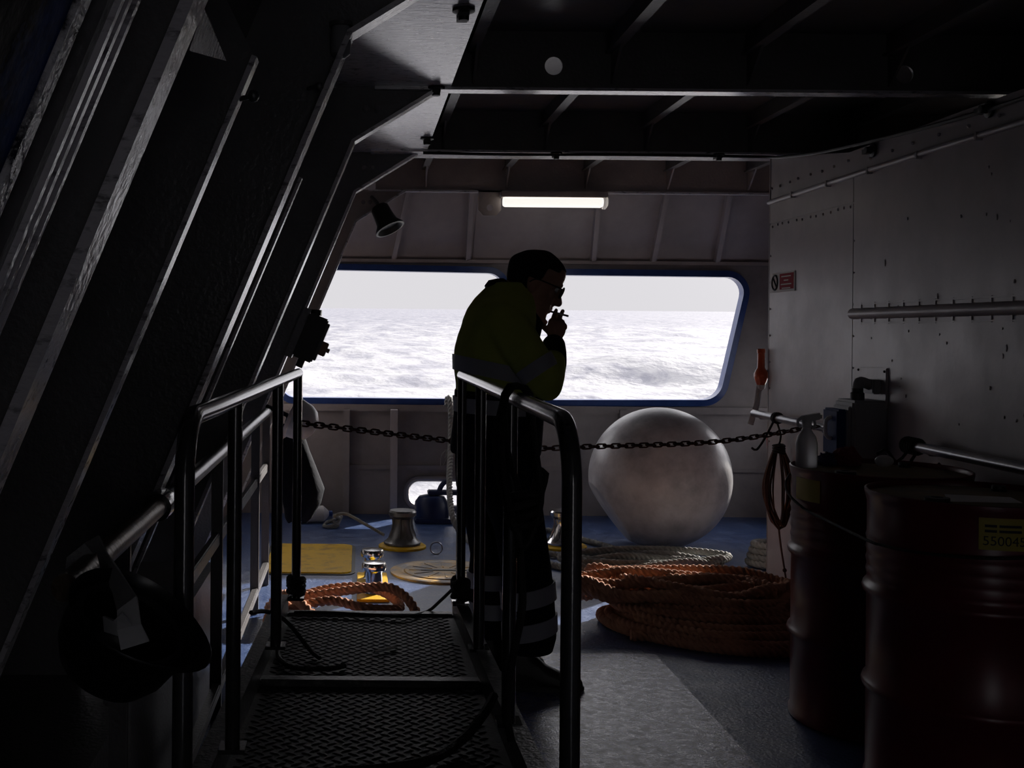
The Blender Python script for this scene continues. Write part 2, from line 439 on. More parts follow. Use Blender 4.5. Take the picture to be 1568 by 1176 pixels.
# stern bulwark with its two big openings
ZK=1.873
def sxz(px,py): p=at(px,py,YS); return (p.x,p.z)
w1=rounded([sxz(432,609),sxz(425,411),sxz(772,418),sxz(764,612)],[.10,.12,.12,.12])
w2=rounded([sxz(822,613),sxz(812,420),sxz(1143,424),sxz(1099,613)],[.12,.12,.12,.15])
fl=rounded([sxz(622,777),sxz(622,732),sxz(724,733),sxz(724,777)],.095)
mb=MB()
mb.holed([(-1.3,0),(3.2,0),(3.2,ZK),(-1.3,ZK)],[w1,w2,fl],lambda u,v,w:Vector((u,YS+w,v)),.03)
ws=struct(obj('wall_stern',mb,'stern',smooth=False),'grey stern bulwark plating below and around the openings')
mb=MB()
mb.prism([(-1.3,YS+.03,ZK-.01),(-1.3,7.73,CZ+.02),(-1.3,7.76,CZ+.02),(-1.3,YS+.06,ZK-.01)],(4.9,0,0))
mb.box((-1.3,YS-.015,ZK-.02),(3.6,YS+.06,ZK+.004))
struct(obj('wall_stern_upper',mb,'cream',smooth=False),'cream plating leaning inwards over the openings')
def rim(name, loop, w=.042, dep=.05):
    n=len(loop); c=Vector((sum(p[0] for p in loop)/n,sum(p[1] for p in loop)/n))
    A=[];B=[]
    for i in range(n):
        p=Vector(loop[i]); t=(Vector(loop[(i+1)%n])-Vector(loop[i-1])).normalized(); q=Vector((t.y,-t.x))
        if q.dot(p-c)<0: q=-q
        A.append(p-q*.006); B.append(p+q*w)
    b=MB(); v=[]; f=[]
    for i in range(n):
        v+=[Vector((A[i].x,YS-dep,A[i].y)),Vector((B[i].x,YS-dep*.7,B[i].y)),Vector((B[i].x,YS+.04,B[i].y)),Vector((A[i].x,YS+.05,A[i].y))]
    for i in range(n):
        j=(i+1)%n
        for k in range(4): f.append((i*4+k,i*4+(k+1)%4,j*4+(k+1)%4,j*4+k))
    b.add(v,f)
    t=container(name); obj('rim',b,'blue',t,angle=50); return t
rim('window_1',w1); rim('window_2',w2)
b=MB()
n=len(fl)
ring=[Vector((p[0],YS-.02,p[1])) for p in fl]; b.tube(ring,.022,8,closed=True)
T[0]+=1; struct(obj('trim_%d'%T[0],b,'stern'))
# stiffeners of the bulwark
def bar(px,py0,py1,w,dep,m='stern'):
    A=at(px,py0,YS-dep); Bq=at(px,py1,YS-dep)
    b=MB(); b.box((A.x-w/2,YS-dep,max(0,Bq.z)),(A.x+w/2,YS,A.z)); T[0]+=1
    struct(obj('trim_%d'%T[0],b,m,smooth=False))
bar(531,628,800,.045,.10); bar(604,628,800,.05,.16,'wallr'); bar(955,628,800,.05,.08); bar(692,628,735,.03,.06)
b=MB(); zl=at(700,626,YS).z; b.box((-1.2,YS-.05,zl-.02),(3.6,YS,zl+.03)); T[0]+=1; struct(obj('trim_%d'%T[0],b,'stern',smooth=False))
b=MB(); zl=at(620,712,YS).z; b.box((-.1,YS-.02,zl-.03),(3.6,YS,zl+.0)); T[0]+=1; struct(obj('trim_%d'%T[0],b,'stern',smooth=False))
# stiffeners of the leaning part
def leanY(z): return YS+.03-(.53)*(z-ZK+.01)/(CZ-ZK+.03)
for px0,px1,m in ((602,623,'stern'),(716,722,'stern'),(908,918,'stern'),(1000,1021,'stern'),(1098,1118,'stern')):
    A=at(px0,396,8.2); Bq=at(px1,300,7.85)
    b=MB(); P=[]
    for (p,z) in ((A,ZK),(Bq,CZ)):
        y=leanY(z); x=A.x if z==ZK else A.x+(Bq.x-A.x)*(CZ-ZK)/(Bq.z-A.z)
        P+=[Vector((x-.012,y,z)),Vector((x+.022,y,z)),Vector((x+.022,y-.07,z)),Vector((x-.012,y-.07,z))]
    b.hexa(P); T[0]+=1; struct(obj('trim_%d'%T[0],b,'cream',smooth=False))
# lap plate left of the mid seam
b=MB(); x1=at(836,350,8.1).x; x0=at(727,350,8.1).x
b.hexa([Vector((x,leanY(z)-d,z)) for z in (ZK,CZ) for (x,d) in ((x0,.0),(x1,.0),(x1,.008),(x0,.008))]); T[0]+=1
struct(obj('trim_%d'%T[0],b,'cream',smooth=False))

# blue hatch edge at the near left
b=MB(); slopebar(b,.45,.897,.9,2.2,-.05,.0); bl=thing('steel_flap','blue chipped steel flap with bare worn edge at upper left corner','flap',(xin(1.5),.9,.9))
obj('panel',b,'bluechip',bl,smooth=False)
b=MB(); slopebar(b,.897,.932,.9,2.2,-.05,.004); obj('worn_edge',b,'worn',bl,bevel=.006,label='bare worn metal edge')
t=trim(); b=MB()
slopebar(b,.965,1.045,0,2.095,-.012,.004); obj('flange',b,'frame',t,smooth=False)
for y in (.985,1.005,1.03):
    b=MB(); slopebar(b,y-.004,y+.004,0,2.095,.004,.010); obj('weld_bead',b,'flange',t,smooth=False)

# ------------------------------------------------------------------ sea and sky
def seaz(D): return -1.75+.0213*D
def make_sea():
    rng=np.random.RandomState(3)
    Ds=[]; d=11.0
    while d<6000: Ds.append(d); d*=1.0+ (.011 if d<200 else .04)
    nx=260; ts=np.linspace(-.55,1.05,nx)
    Ds=np.array(Ds); Xg=np.outer(Ds,ts); Dg=np.repeat(Ds[:,None],nx,1)
    Z=np.zeros_like(Xg)
    for i in range(26):
        lam=2.2*1.22**i*.6; a=rng.uniform(0,2*PI); k=2*PI/lam
        amp=.012*lam**.75*.6
        ph=rng.uniform(0,6.3)
        fade=np.clip(lam/(Dg*.03),0,1)
        Z+=amp*fade*np.sin(k*(math.cos(a)*Xg+math.sin(a)*Dg)+ph)*(.5 if i>16 else 1)
    Z+=1.1*np.exp(-((Xg-15.3)/4.5)**2-((Dg-58)/6)**2)+.7*np.exp(-((Xg-19)/3.0)**2-((Dg-52)/5)**2)
    Z+=.35*np.exp(-((Xg-12)/9)**2-((Dg-70)/12)**2)
    Z=Z+seaz(Dg)
    V=np.stack([Xg,Dg,Z],-1).reshape(-1,3)
    R=len(Ds); Fs=[(i*nx+j,i*nx+j+1,(i+1)*nx+j+1,(i+1)*nx+j) for i in range(R-1) for j in range(nx-1)]
    me=bpy.data.meshes.new('sea'); me.from_pydata(V.tolist(),[],Fs)
    for p in me.polygons: p.use_smooth=True
    o=bpy.data.objects.new('sea',me); COL.objects.link(o); return o
sea=make_sea(); sea['kind']='stuff'; sea['label']='bright choppy sea with white wake foam beyond the stern openings'; sea['category']='sea'
ms=bpy.data.materials.new('sea_water'); ms.use_nodes=True
nt=ms.node_tree; N=nt.nodes; L=nt.links; pb=N['Principled BSDF']
tc=N.new('ShaderNodeTexCoord'); mp=N.new('ShaderNodeMapping'); mp.inputs['Scale'].default_value=(.42,.24,.4)
L.new(tc.outputs['Object'],mp.inputs['Vector'])
n1=N.new('ShaderNodeTexNoise'); n1.inputs['Scale'].default_value=1.0; n1.inputs['Detail'].default_value=9; n1.inputs['Roughness'].default_value=.68; n1.inputs['Distortion'].default_value=.6
L.new(mp.outputs['Vector'],n1.inputs['Vector'])
# foam is thicker in the wake: a broad patch astern
sep=N.new('ShaderNodeSeparateXYZ'); L.new(tc.outputs['Object'],sep.inputs[0])
mr=N.new('ShaderNodeMapRange'); mr.inputs['From Min'].default_value=25; mr.inputs['From Max'].default_value=260
mr.inputs['To Min'].default_value=.14; mr.inputs['To Max'].default_value=-.04
L.new(sep.outputs['Y'],mr.inputs['Value'])
ad=N.new('ShaderNodeMath'); ad.operation='ADD'; L.new(n1.outputs['Fac'],ad.inputs[0]); L.new(mr.outputs['Result'],ad.inputs[1])
rp=N.new('ShaderNodeValToRGB'); e=rp.color_ramp.elements
e[0].position=.34; e[0].color=(.09,.095,.13,1); e[1].position=.66; e[1].color=(.29,.29,.305,1)
e2=e.new(.50); e2.color=(.175,.177,.21,1)
L.new(ad.outputs[0],rp.inputs['Fac']); L.new(rp.outputs['Color'],pb.inputs['Base Color'])
pb.inputs['Roughness'].default_value=.5; pb.inputs['Specular IOR Level'].default_value=.3
n2=N.new('ShaderNodeTexNoise'); n2.inputs['Scale'].default_value=4; n2.inputs['Detail'].default_value=6
L.new(mp.outputs['Vector'],n2.inputs['Vector'])
bp=N.new('ShaderNodeBump'); bp.inputs['Strength'].default_value=.5; bp.inputs['Distance'].default_value=.3
L.new(n2.outputs['Fac'],bp.inputs['Height']); L.new(bp.outputs['Normal'],pb.inputs['Normal'])
sea.data.materials.append(ms)

wd=bpy.data.worlds.new('hazy_sky'); SC.world=wd; wd.use_nodes=True
bg=wd.node_tree.nodes['Background']; bg.inputs['Color'].default_value=(.965,.945,.985,1)
SUND=Vector((-.85,-1,-.40)).normalized()
wn=wd.node_tree.nodes; wl=wd.node_tree.links
tcw=wn.new('ShaderNodeTexCoord')
dt=wn.new('ShaderNodeVectorMath'); dt.operation='DOT_PRODUCT'; dt.inputs[1].default_value=-SUND
wl.new(tcw.outputs['Generated'],dt.inputs[0])
mx=wn.new('ShaderNodeMath'); mx.operation='MAXIMUM'; mx.inputs[1].default_value=0; wl.new(dt.outputs['Value'],mx.inputs[0])
pw_=wn.new('ShaderNodeMath'); pw_.operation='POWER'; pw_.inputs[1].default_value=45; wl.new(mx.outputs[0],pw_.inputs[0])
ml=wn.new('ShaderNodeMath'); ml.operation='MULTIPLY'; ml.inputs[1].default_value=5.0; wl.new(pw_.outputs[0],ml.inputs[0])
sz=wn.new('ShaderNodeSeparateXYZ'); wl.new(tcw.outputs['Generated'],sz.inputs[0])
rz_=wn.new('ShaderNodeMapRange'); rz_.interpolation_type='SMOOTHSTEP'
rz_.inputs['From Min'].default_value=.06; rz_.inputs['From Max'].default_value=.36; rz_.inputs['To Min'].default_value=.76; rz_.inputs['To Max'].default_value=1.9
wl.new(sz.outputs['Z'],rz_.inputs['Value'])
sm_=wn.new('ShaderNodeMath'); sm_.operation='ADD'; wl.new(rz_.outputs[0],sm_.inputs[0]); wl.new(ml.outputs[0],sm_.inputs[1])
wl.new(sm_.outputs[0],bg.inputs['Strength'])
sun=bpy.data.lights.new('sun','SUN'); sun.energy=13; sun.angle=math.radians(.6); sun.color=(1,.94,.86)
so=bpy.data.objects.new('sun',sun); COL.objects.link(so)
so.rotation_euler=SUND.to_track_quat('-Z','Y').to_euler()

# ------------------------------------------------------------------ camera
cd=bpy.data.cameras.new('camera'); cam=bpy.data.objects.new('camera',cd); COL.objects.link(cam)
cd.sensor_width=36; cd.lens=36*F/1568; cd.shift_x=(784-VX)/1568; cd.shift_y=-(588-VY)/1568
cd.clip_start=.05; cd.clip_end=20000
cam.matrix_world=Matrix.Translation((0,0,EYE))@Matrix.Rotation(PI/2,4,'X')@Matrix.Rotation(ROLL,4,'Z')
SC.camera=cam
vs=SC.view_settings; vs.view_transform='Standard'; vs.look='None'; vs.exposure=0; vs.gamma=1; vs.use_curve_mapping=False
SC.cycles.use_denoising=True; SC.cycles.max_bounces=10; SC.cycles.diffuse_bounces=6; SC.cycles.sample_clamp_indirect=8

# ------------------------------------------------------------------ gangway
def zr_(D): return .291+.0245*(4.162-D)
def gxr(D): return .357+.0088*(4.162-D)
def gxl(D): return -.2554-.031*(4.162-D)
G=thing('gangway','dark ribbed steel gangway with pipe handrails leading aft to the deck','gangway',(.05,4.16,0))
def tread(D0,D1,dz=0):
    b=MB(); t=.006
    b.hexa([Vector((x,D,z)) for z0 in (-t,0) for (x,D,z) in ((gxl(D0),D0,zr_(D0)+dz+z0),(gxr(D0),D0,zr_(D0)+dz+z0),(gxr(D1),D1,zr_(D1)+dz+z0),(gxl(D1),D1,zr_(D1)+dz+z0))])
    pitch=.038; i=0; D=min(D0,D1)+.03
    while D<max(D0,D1)-.03:
        x=gxl(D)+.03+(pitch/2 if i%2 else 0)
        while x<gxr(D)-.03:
            a=.6 if (i%2) else -.6
            ca,sa=math.cos(a),math.sin(a); z=zr_(D)+dz
            l,w,h=.018,.005,.003
            q=[Vector((x+ca*u-sa*v,D+sa*u+ca*v,z)) for u,v in ((-l,0),(0,-w),(l,0),(0,w))]
            b.add(q+[Vector((x-ca*l*.4,D-sa*l*.4,z+h)),Vector((x+ca*l*.4,D+sa*l*.4,z+h))],[(0,1,4),(1,2,5),(1,5,4),(2,3,5),(3,0,4),(3,4,5)])
            x+=pitch
        D+=pitch*.62; i+=1
    return b
obj('tread_plate',tread(4.155,3.30),'tread',G,smooth=False); obj('tread_plate',tread(3.292,1.03,-.010),'tread',G,smooth=False)
def lip(D):
    b=MB(); b.box((gxl(D),D-.03,zr_(D)-.03),(gxr(D),D+.015,zr_(D)+.010)); return obj('nosing',b,'curb',G,bevel=.004)
lip(4.162); lip(3.30)
b=MB(); b.box((gxl(4.13),4.12,0),(gxr(4.13),4.14,zr_(4.13)-.03)); obj('end_plate',b,'tread',G,smooth=False)
for side in (0,1):
    b=MB(); P=[]
    g=gxl if side==0 else gxr; o1=-.006 if side==0 else .0; o2=.0 if side==0 else .006
    for z0 in (-1,.065):
        for (D,o) in ((1.03,o1),(1.03,o2),(4.18,o2),(4.18,o1)):
            P.append(Vector((g(D)+o,D,(zr_(D)+z0) if z0>0 else .0)))
    b.hexa(P)
    P=[]; s=-1 if side==0 else 1
    for z0 in (.06,.067):
        for (D,o) in ((1.03,0),(1.03,s*.043),(4.18,s*.043),(4.18,0)): P.append(Vector((g(D)+o,D,zr_(D)+z0)))
    b.hexa(P)
    obj('curb',b,'curb',G,smooth=False)
RR=.018; RZ=1.185
xl=lambda D:-.2967+.0343*(D-2.012)
xr=lambda D:.37+.003*(D-1.935)
def bend(x0,y0,zb,y1,zt,r=.112,n=8):
    out=[Vector((x0,y0,zb)),Vector((x0,y0,zt-r))]
    for k in range(1,n+1):
        a=PI/2*k/n; out.append(Vector((x0,y0+r*(1-math.cos(a)),zt-r+r*math.sin(a))))
    return out
for nm,xf,ye,posts in (('right',xr,4.085,(2.735,3.43,4.07)),('left',xl,4.145,(2.537,3.44,4.13))):
    pts=bend(xf(1.935),1.935,zr_(1.935)+.06,2.24,RZ)
    pts+=[Vector((xf(y),y,RZ)) for y in np.linspace(2.24,ye,8)]
    b=MB(); b.tube(pts,RR,16); obj('handrail',b,'pipe',G)
    for y in posts:
        b=MB(); b.tube([Vector((xf(y),y,zr_(y)+.06)),Vector((xf(y),y,RZ-.005))],RR*.95,14)
        b.box((xf(y)-.03,y-.03,zr_(y)+.06),(xf(y)+.03,y+.03,zr_(y)+.070)); obj('post',b,'pipe',G)

# hull side railing, pipe at hip height with mid and toe bars
HX=-.485
H=thing('side_railing','long grey pipe railing against the leaning hull side, left of gangway','railing',(HX,4.2,0))
b=MB(); b.tube([(HX,2.74,.91),(HX,5.95,.91)],.024,16); obj('top_pipe',b,'steel',H)
b=MB(); b.tube([(HX,1.86,.91),(HX,2.76,.91)],.0235,18); obj('bare_pipe',b,'brass',H,label='bare brownish end length of pipe')
b=MB(); b.lathe([(.024,-.05),(.034,-.05),(.036,-.02),(.036,.03),(.030,.05),(.024,.05)],(HX,2.76,.91),20,(1,0,0),(0,1,0)); obj('coupling',b,'pipe',H)
b=MB(); b.box((HX-.012,2.2,.60),(HX+.012,5.9,.645)); obj('mid_bar',b,'frame',H,bevel=.004)
b=MB(); b.box((HX-.012,2.2,.09),(HX+.02,5.9,.125)); obj('toe_bar',b,'frame',H,bevel=.004)
for y in (2.3,3.15,3.87,5.3,5.9):
    b=MB(); b.box((HX-.02,y-.012,0),(HX+.02,y+.012,.9)); obj('stanchion',b,'frame',H,bevel=.004)

# ------------------------------------------------------------------ oil drums
DP=[(0,.0),(.285,.0),(.2925,.004),(.2925,.02),(.287,.028)]
for hz in (.30,.585): DP+=[(.287,hz-.022),(.2975,hz-.010),(.3005,hz),(.2975,hz+.010),(.287,hz+.022)]
for k in range(4): z=.635+k*.034; DP+=[(.287,z-.012),(.2905,z),(.287,z+.012)]
DP+=[(.287,.84),(.2925,.862),(.2945,.872),(.2945,.880),(.290,.882),(.286,.878),(.285,.862)]
DP.sort(key=lambda p:0)
def drum(c,label):
    t=thing('oil_drum',label,'drum',(c[0],c[1],0),'oil drums against the casing wall')
    b=MB(); b.lathe(DP,(c[0],c[1],0),72); obj('body',b,'drum',t,angle=60)
    b=MB(); b.lathe([(0,.855),(.2855,.855),(.2855,.864),(.27,.866),(0,.866)],(c[0],c[1],0),64); obj('lid',b,'drumtop',t)
    for (dx,dy,r) in ((-.17,-.12,.034),(.16,.15,.02)):
        b=MB(); b.lathe([(r*1.15,0),(r*1.15,.006),(r,.008),(r,.018),(r*.5,.019),(r*.5,.012),(0,.012)],(c[0]+dx,c[1]+dy,.865),20); obj('bung',b,'black',t)
    return t
C1=(1.825,3.92); C2=(1.82,3.31)
dr1=drum(C1,'dark red oil drum farther aft, small yellow label near its rim')
dr2=drum(C2,'dark red oil drum nearest the camera, yellow lid and numbered label')
def wrap(c,a0,a1,z0,z1,r=.2895,n=14):
    b=MB(); v=[]; f=[]
    for k in range(n+1):
        a=a0+(a1-a0)*k/n
        for rr in (r,r+.0012):
            for z in (z0,z1): v.append((c[0]+rr*math.cos(a),c[1]+rr*math.sin(a),z))
    for k in range(n):
        o=k*4
        f+=[(o,o+4,o+5,o+1),(o+2,o+3,o+7,o+6),(o,o+2,o+6,o+4),(o+1,o+5,o+7,o+3)]
    f+=[(0,1,3,2),(n*4,n*4+2,n*4+3,n*4+1)]
    b.add(v,f); return b
def ang(c,px):
    """angle on the drum's near face seen at photo column px"""
    best=None
    for k in range(720):
        a=-PI+PI*k/720
        x,y=c[0]+.29*math.cos(a),c[1]+.29*math.sin(a)
        if (x*math.cos(a)+y*math.sin(a))>0 and True:
            pass
        if (-x*math.cos(a)-y*math.sin(a))<=0: continue
        e=abs(VX+F*x/y-px)
        if best is None or e<best[0]: best=(e,a)
    return best[1]
a0,a1=ang(C1,1217),ang(C1,1258)
obj('label',wrap(C1,a0,a1,.772,.848),'label',dr1)
a0=ang(C2,1501); a1=a0+.42
obj('label',wrap(C2,a0,a1,.763,.850),'label',dr2)
fc=bpy.data.curves.new('digits','FONT'); fc.body='550045522'; fc.size=.040; fc.extrude=.0004
fo=bpy.data.objects.new('digits',fc); COL.objects.link(fo)
dg=bpy.context.evaluated_depsgraph_get(); dg.update()
fm=bpy.data.meshes.new_from_object(fo.evaluated_get(dg)); bpy.data.objects.remove(fo)
for v in fm.vertices:
    a=a0+.03+v.co.x*.9/.29; rr=.2911+v.co.z
    z=.776+v.co.y*.9
    v.co=(C2[0]+rr*math.cos(a),C2[1]+rr*math.sin(a),z)
fm.materials.append(M['ink']); lb=dr2.children[-1]
do=bpy.data.objects.new('digits',fm); link(do,dr2); do.parent=lb; do.location=(0,0,0)
b=MB()
for k in range(2):
    for (u0,u1) in ((.05,.15),(.17,.36)):
        w=wrap(C2,a0+u0,a0+u1,.825-.014*k,.832-.014*k,.2908); b.add(w.v,w.f)
o=obj('print_lines',b,'ink',dr2); o.parent=lb; o.location=(0,0,0)
# lashing round both drums
def around(zf):
    P=[]
    for k in range(15):
        a=PI*.62+ (PI*.95)*k/14
        P.append((C1[0]+.302*math.cos(a),C1[1]+.302*math.sin(a),.835-.0*k))
    return P
P=[]
for k in range(9):
    a=PI*.75+PI*.37*k/8; P.append((C1[0]+.3065*math.cos(a),C1[1]+.3065*math.sin(a),.84-.0125*k))
for k in range(12):
    a=PI*.985+PI*.75*k/11; P.append((C2[0]+.3065*math.cos(a),C2[1]+.3065*math.sin(a),.735-.012*math.sin(k/11*PI)+.0035*k))
b=MB(); b.tube(spline(P,.03),.0045,8); tag(obj('binding_rope',b,'darkrope'),'thin dark binding rope drawn around both red drums','cord')
# sheet of paper on the near lid
b=MB(); p=[(1.70,3.22,.867),(1.90,3.20,.867),(1.93,3.31,.867),(1.76,3.36,.867)]
b.prism(p,(0,0,.0015)); tag(obj('paper_sheet',b,'paper',smooth=False),'pale sheet of paper lying on the near drum lid','paper')

# ------------------------------------------------------------------ things on the casing wall
# boxes
def wallbox(name,x0,x1,y0,y1,z0,z1,m,par,bv=.006):
    b=MB(); b.box((x0,y0,z0),(x1,y1,z1)); return obj(name,b,m,par,bevel=bv)
t=thing('junction_box','tall grey electrical box on casing wall behind the drums','electrical box',(2.1,4.68,.80))
wallbox('body',2.032,XR-.004,4.60,4.78,.80,1.075,'greybox',t,.01)
b=MB(); b.box((2.02,4.615,.83),(2.032,4.765,1.05)); obj('cover',b,'greybox',t,bevel=.004)
b=MB(); b.lathe([(.028,0),(.028,.03),(.023,.034),(.023,.05),(.0,.051)],(2.075,4.66,1.074),20); obj('gland',b,'black',t)
t2=thing('switch_box','blue switch box with pale handle fixed beside grey electrical box','switch box',(2.0,4.72,.83))
wallbox('body',1.985,2.031,4.64,4.79,.84,1.035,'boxblue',t2,.008)
b=MB(); b.tube(spline([(1.984,4.70,1.0),(1.962,4.70,.985),(1.962,4.70,.925),(1.984,4.70,.91)],.01),.008,10); obj('handle',b,'white',t2)
t3_=thing('socket_plate','square painted socket plate on casing wall with cable elbow','socket',(XR,4.73,1.03))
b=MB(); b.box((XR-.014,4.60,1.04),(XR-.004,4.87,1.21)); obj('plate',b,'wallr',t3_,bevel=.004)
b=MB(); b.box((XR-.05,4.64,1.10),(XR-.014,4.74,1.16)); obj('socket',b,'greybox',t3_,bevel=.006)
b=MB(); b.tube(spline([(XR-.04,4.68,1.135),(XR-.085,4.67,1.15),(2.078,4.66,1.14),(2.075,4.66,1.118)],.01),.022,14); obj('elbow',b,'greybox',t3_)
for y in (4.615,4.855):
    for z in (1.055,1.195):
        b=MB(); b.ball((XR-.014,y,z),.006,8,5); obj('screw',b,'black',t3_)
# sign
pa=at(1181,418,6); ys=lambda px: F*(XR-.006)/(px-VX)
y0,y1=ys(1217),ys(1180)
zt=at(1217,414,y0).z; zb=at(1217,445,y0).z
t=thing('wall_sign','small white and red prohibition sign high on casing wall near its aft corner','sign',(XR-.006,(y0+y1)/2,zb))
b=MB(); b.box((XR-.009,y0,zb),(XR-.004,y1,zt)); obj('plate',b,'signwhite',t)
W=y1-y0
b=MB(); b.box((XR-.0105,y0+.012,zb+.012),(XR-.009,y0+W*.60,zt-.008)); obj('red_field',b,'signred',t,label='dark red text field')
b=MB()
for k,(u0,u1) in enumerate(((.14,.52),(.24,.42),(.12,.54),(.16,.5))):
    z=zt-.026-k*.02; b.box((XR-.0115,y0+W*u0,z),(XR-.0105,y0+W*u1,z+.005))
obj('text_lines',b,'signwhite',t)
b=MB(); cy=y0+W*.80; cz=(zt+zb)/2; r=.038
b.tube([(XR-.0105,cy+r*1.0*math.cos(a),cz+r*math.sin(a)) for a in np.linspace(0,2*PI,25)[:-1]],.005,6,closed=True)
b.tube([(XR-.0105,cy+r*.7,cz+r*.7),(XR-.0105,cy-r*.7,cz-r*.7)],.0045,6)
obj('prohibition_ring',b,'ink',t)
# rails on the wall
RX=2.10; rz=EYE-.197*RX
t=thing('grab_rail','short grey grab rail projecting past aft corner of casing wall','rail',(RX,5.5,rz))
b=MB(); b.tube([(RX,5.95,rz),(RX,5.02,rz)],.019,14); obj('bar',b,'steel',t)
for y in (5.9,5.1):
    b=MB(); b.tube([(RX,y,rz),(RX+.02,y,rz-.02),(XR-.003,y,rz-.02)],.010,8); obj('standoff',b,'steel',t)
t=thing('grab_rail','long grey grab rail on casing wall above the near drum','rail',(RX,3.3,rz))
b=MB(); b.tube([(RX,4.28,rz),(RX,1.6,rz)],.019,14); obj('bar',b,'steel',t)
for y in (4.15,2.6):
    b=MB(); b.tube([(RX,y,rz),(RX+.02,y,rz-.02),(XR-.003,y,rz-.02)],.010,8); obj('standoff',b,'steel',t)
# rope lashing on long rail end
b=MB()
for k in range(5):
    y=4.20+.018*k; b.tube([(RX+.028*math.cos(a),y+.01*math.sin(a*.5),rz+.028*math.sin(a)) for a in np.linspace(0,2*PI,14)[:-1]],.006,7,closed=True)
b.tube(spline([(RX-.02,4.24,rz-.02),(2.04,4.24,rz-.06),(1.98,4.2,.915),(1.93,4.16,.905)],.02),.006,7)
b.tube(spline([(RX,4.22,rz-.03),(2.07,4.2,rz-.07),(2.10,4.14,rz-.09),(2.13,4.1,rz-.05)],.02),.006,7)
tag(obj('rope_lashing',b,'darkrope'),'dark rope lashing knotted round the end of long grab rail','rope')
b=MB(); b.ball(at(1354,706,4.02)+Vector((0,0,.0)),.03,16,10,sc=(1.1,.8,.72)); o=obj('float_toggle',b,'white'); o.location=(0,0,0)
tag(o,'small white oval toggle hanging over the aft drum lid','toggle')
# coil of brown cord on short rail
t=thing('cord_hank','hank of thin brown cord hanging from short grab rail','cord',(2.09,5.75,.6))
cy_=5.62; xh=RX-.03
b=MB()
rng=random.Random(5)
zt_=at(1193,682,cy_).z; zb_=at(1193,800,cy_).z
xc=at(1192,740,cy_).x
for k in range(13):
    w=rng.uniform(.035,.075); jx=rng.uniform(-.012,.012); zz=rng.uniform(-.04,.01); jy=rng.uniform(-.03,.03)
    zm=(zt_+zb_)/2
    P=[(xc+jx*.3,cy_+jy*.3,zt_),(xc+jx+w*.9,cy_+jy,zm+.05),(xc+jx+w,cy_+jy,zm-.06),(xc+jx+w*.4,cy_-jy,zb_+zz*.5),(xc+jx-w*.3,cy_-jy,zb_+zz*.4+.01),(xc+jx-w,cy_+jy,zm-.05),(xc+jx-w*.75,cy_+jy*.5,zm+.08)]
    b.tube(spline(P,.02,True),.0045,7,closed=True)
obj('coils',b,'brown',t)
b=MB()
for k in range(4):
    z=zt_-.012*k; b.tube([(xc+.028*math.cos(a),cy_+.03*math.sin(a),z+.004*math.sin(2*a)) for a in np.linspace(0,2*PI,14)[:-1]],.005,6,closed=True)
b.tube([(RX+.024*math.cos(a),cy_+.01,rz+.024*math.sin(a)) for a in np.linspace(0,2*PI,14)[:-1]],.006,7,closed=True)
b.tube([(RX+.025*math.cos(a),cy_-.012,rz+.025*math.sin(a)) for a in np.linspace(0,2*PI,14)[:-1]],.006,7,closed=True)
b.tube(spline([(RX,cy_,rz-.02),(xc+.01,cy_,rz-.09),(xc,cy_,zt_)],.02),.005,7)
b.tube(spline([(RX-.01,cy_+.02,rz-.02),(RX-.05,cy_+.02,rz-.1),(RX-.10,cy_,rz-.16),(RX-.13,cy_-.02,rz-.15)],.02),.006,7)
obj('hitch',b,'darkrope',t)
b=MB(); pe=at(1204,890,cy_); pe.z=max(pe.z,.01)
b.tube(spline([(xc,cy_,zb_),(xc+.015,cy_,zb_-.12),(xc+.035,cy_,zb_-.24),(pe.x,cy_,pe.z)],.02),.005,7); b.ball((xc+.035,cy_,zb_-.24),.011,10,6)
obj('tail',b,'brown',t)
# lifebuoy light, orange
p=at(1164,565,6.0)
t=thing('buoy_light','orange lifebuoy light mounted upside down at casing corner','buoy light',(p.x,p.y,at(1164,600,6.0).z))
b=MB(); z1=at(1164,534,6.0).z; z2=at(1164,572,6.0).z; z3=at(1164,598,6.0).z
b.lathe([(0,z1),(.018,z1),(.022,z1-.006),(.022,z1-.022),(.019,z1-.024),(.020,z2+.03),(.028,z2+.018),(.036,z2),(.036,z2-.02),(.028,z2-.045),(.012,z3+.012),(0,z3+.008)],(p.x+.005,p.y,0),24); obj('body',b,'orangeplastic',t)
b=MB(); b.lathe([(0,z3+.03),(.024,z3+.03),(.02,z3+.01),(0,z3)],(p.x+.005,p.y,0),20); obj('lens',b,'white',t)
b=MB(); b.box((p.x,p.y-.01,z2),(XR+.03,p.y+.01,z2+.02)); b.box((XR+.01,5.957,z2),(XR+.03,p.y,z2+.02)); obj('bracket',b,'steel',t)
q0=at(1163,590,6.0); q1=at(1149,650,5.985)
b=MB(); b.tube([q0,(q0+q1)/2+Vector((.01,0,0)),q1],.016,10,flat=.5); obj('tether_strap',b,'strap',t,label='grey hanging strap')
# red ring buoy behind corner
c=at(1240,672,6.02); c.x=2.445; R_=.205
b=MB(); b.tube([(c.x+R_*math.cos(a),6.006,c.z+R_*math.sin(a)) for a in np.linspace(0,2*PI,33)[:-1]],.05,14,closed=True)
tag(obj('ring_buoy',b,'red'),'red ring buoy peeping out behind aft corner of casing','ring buoy')
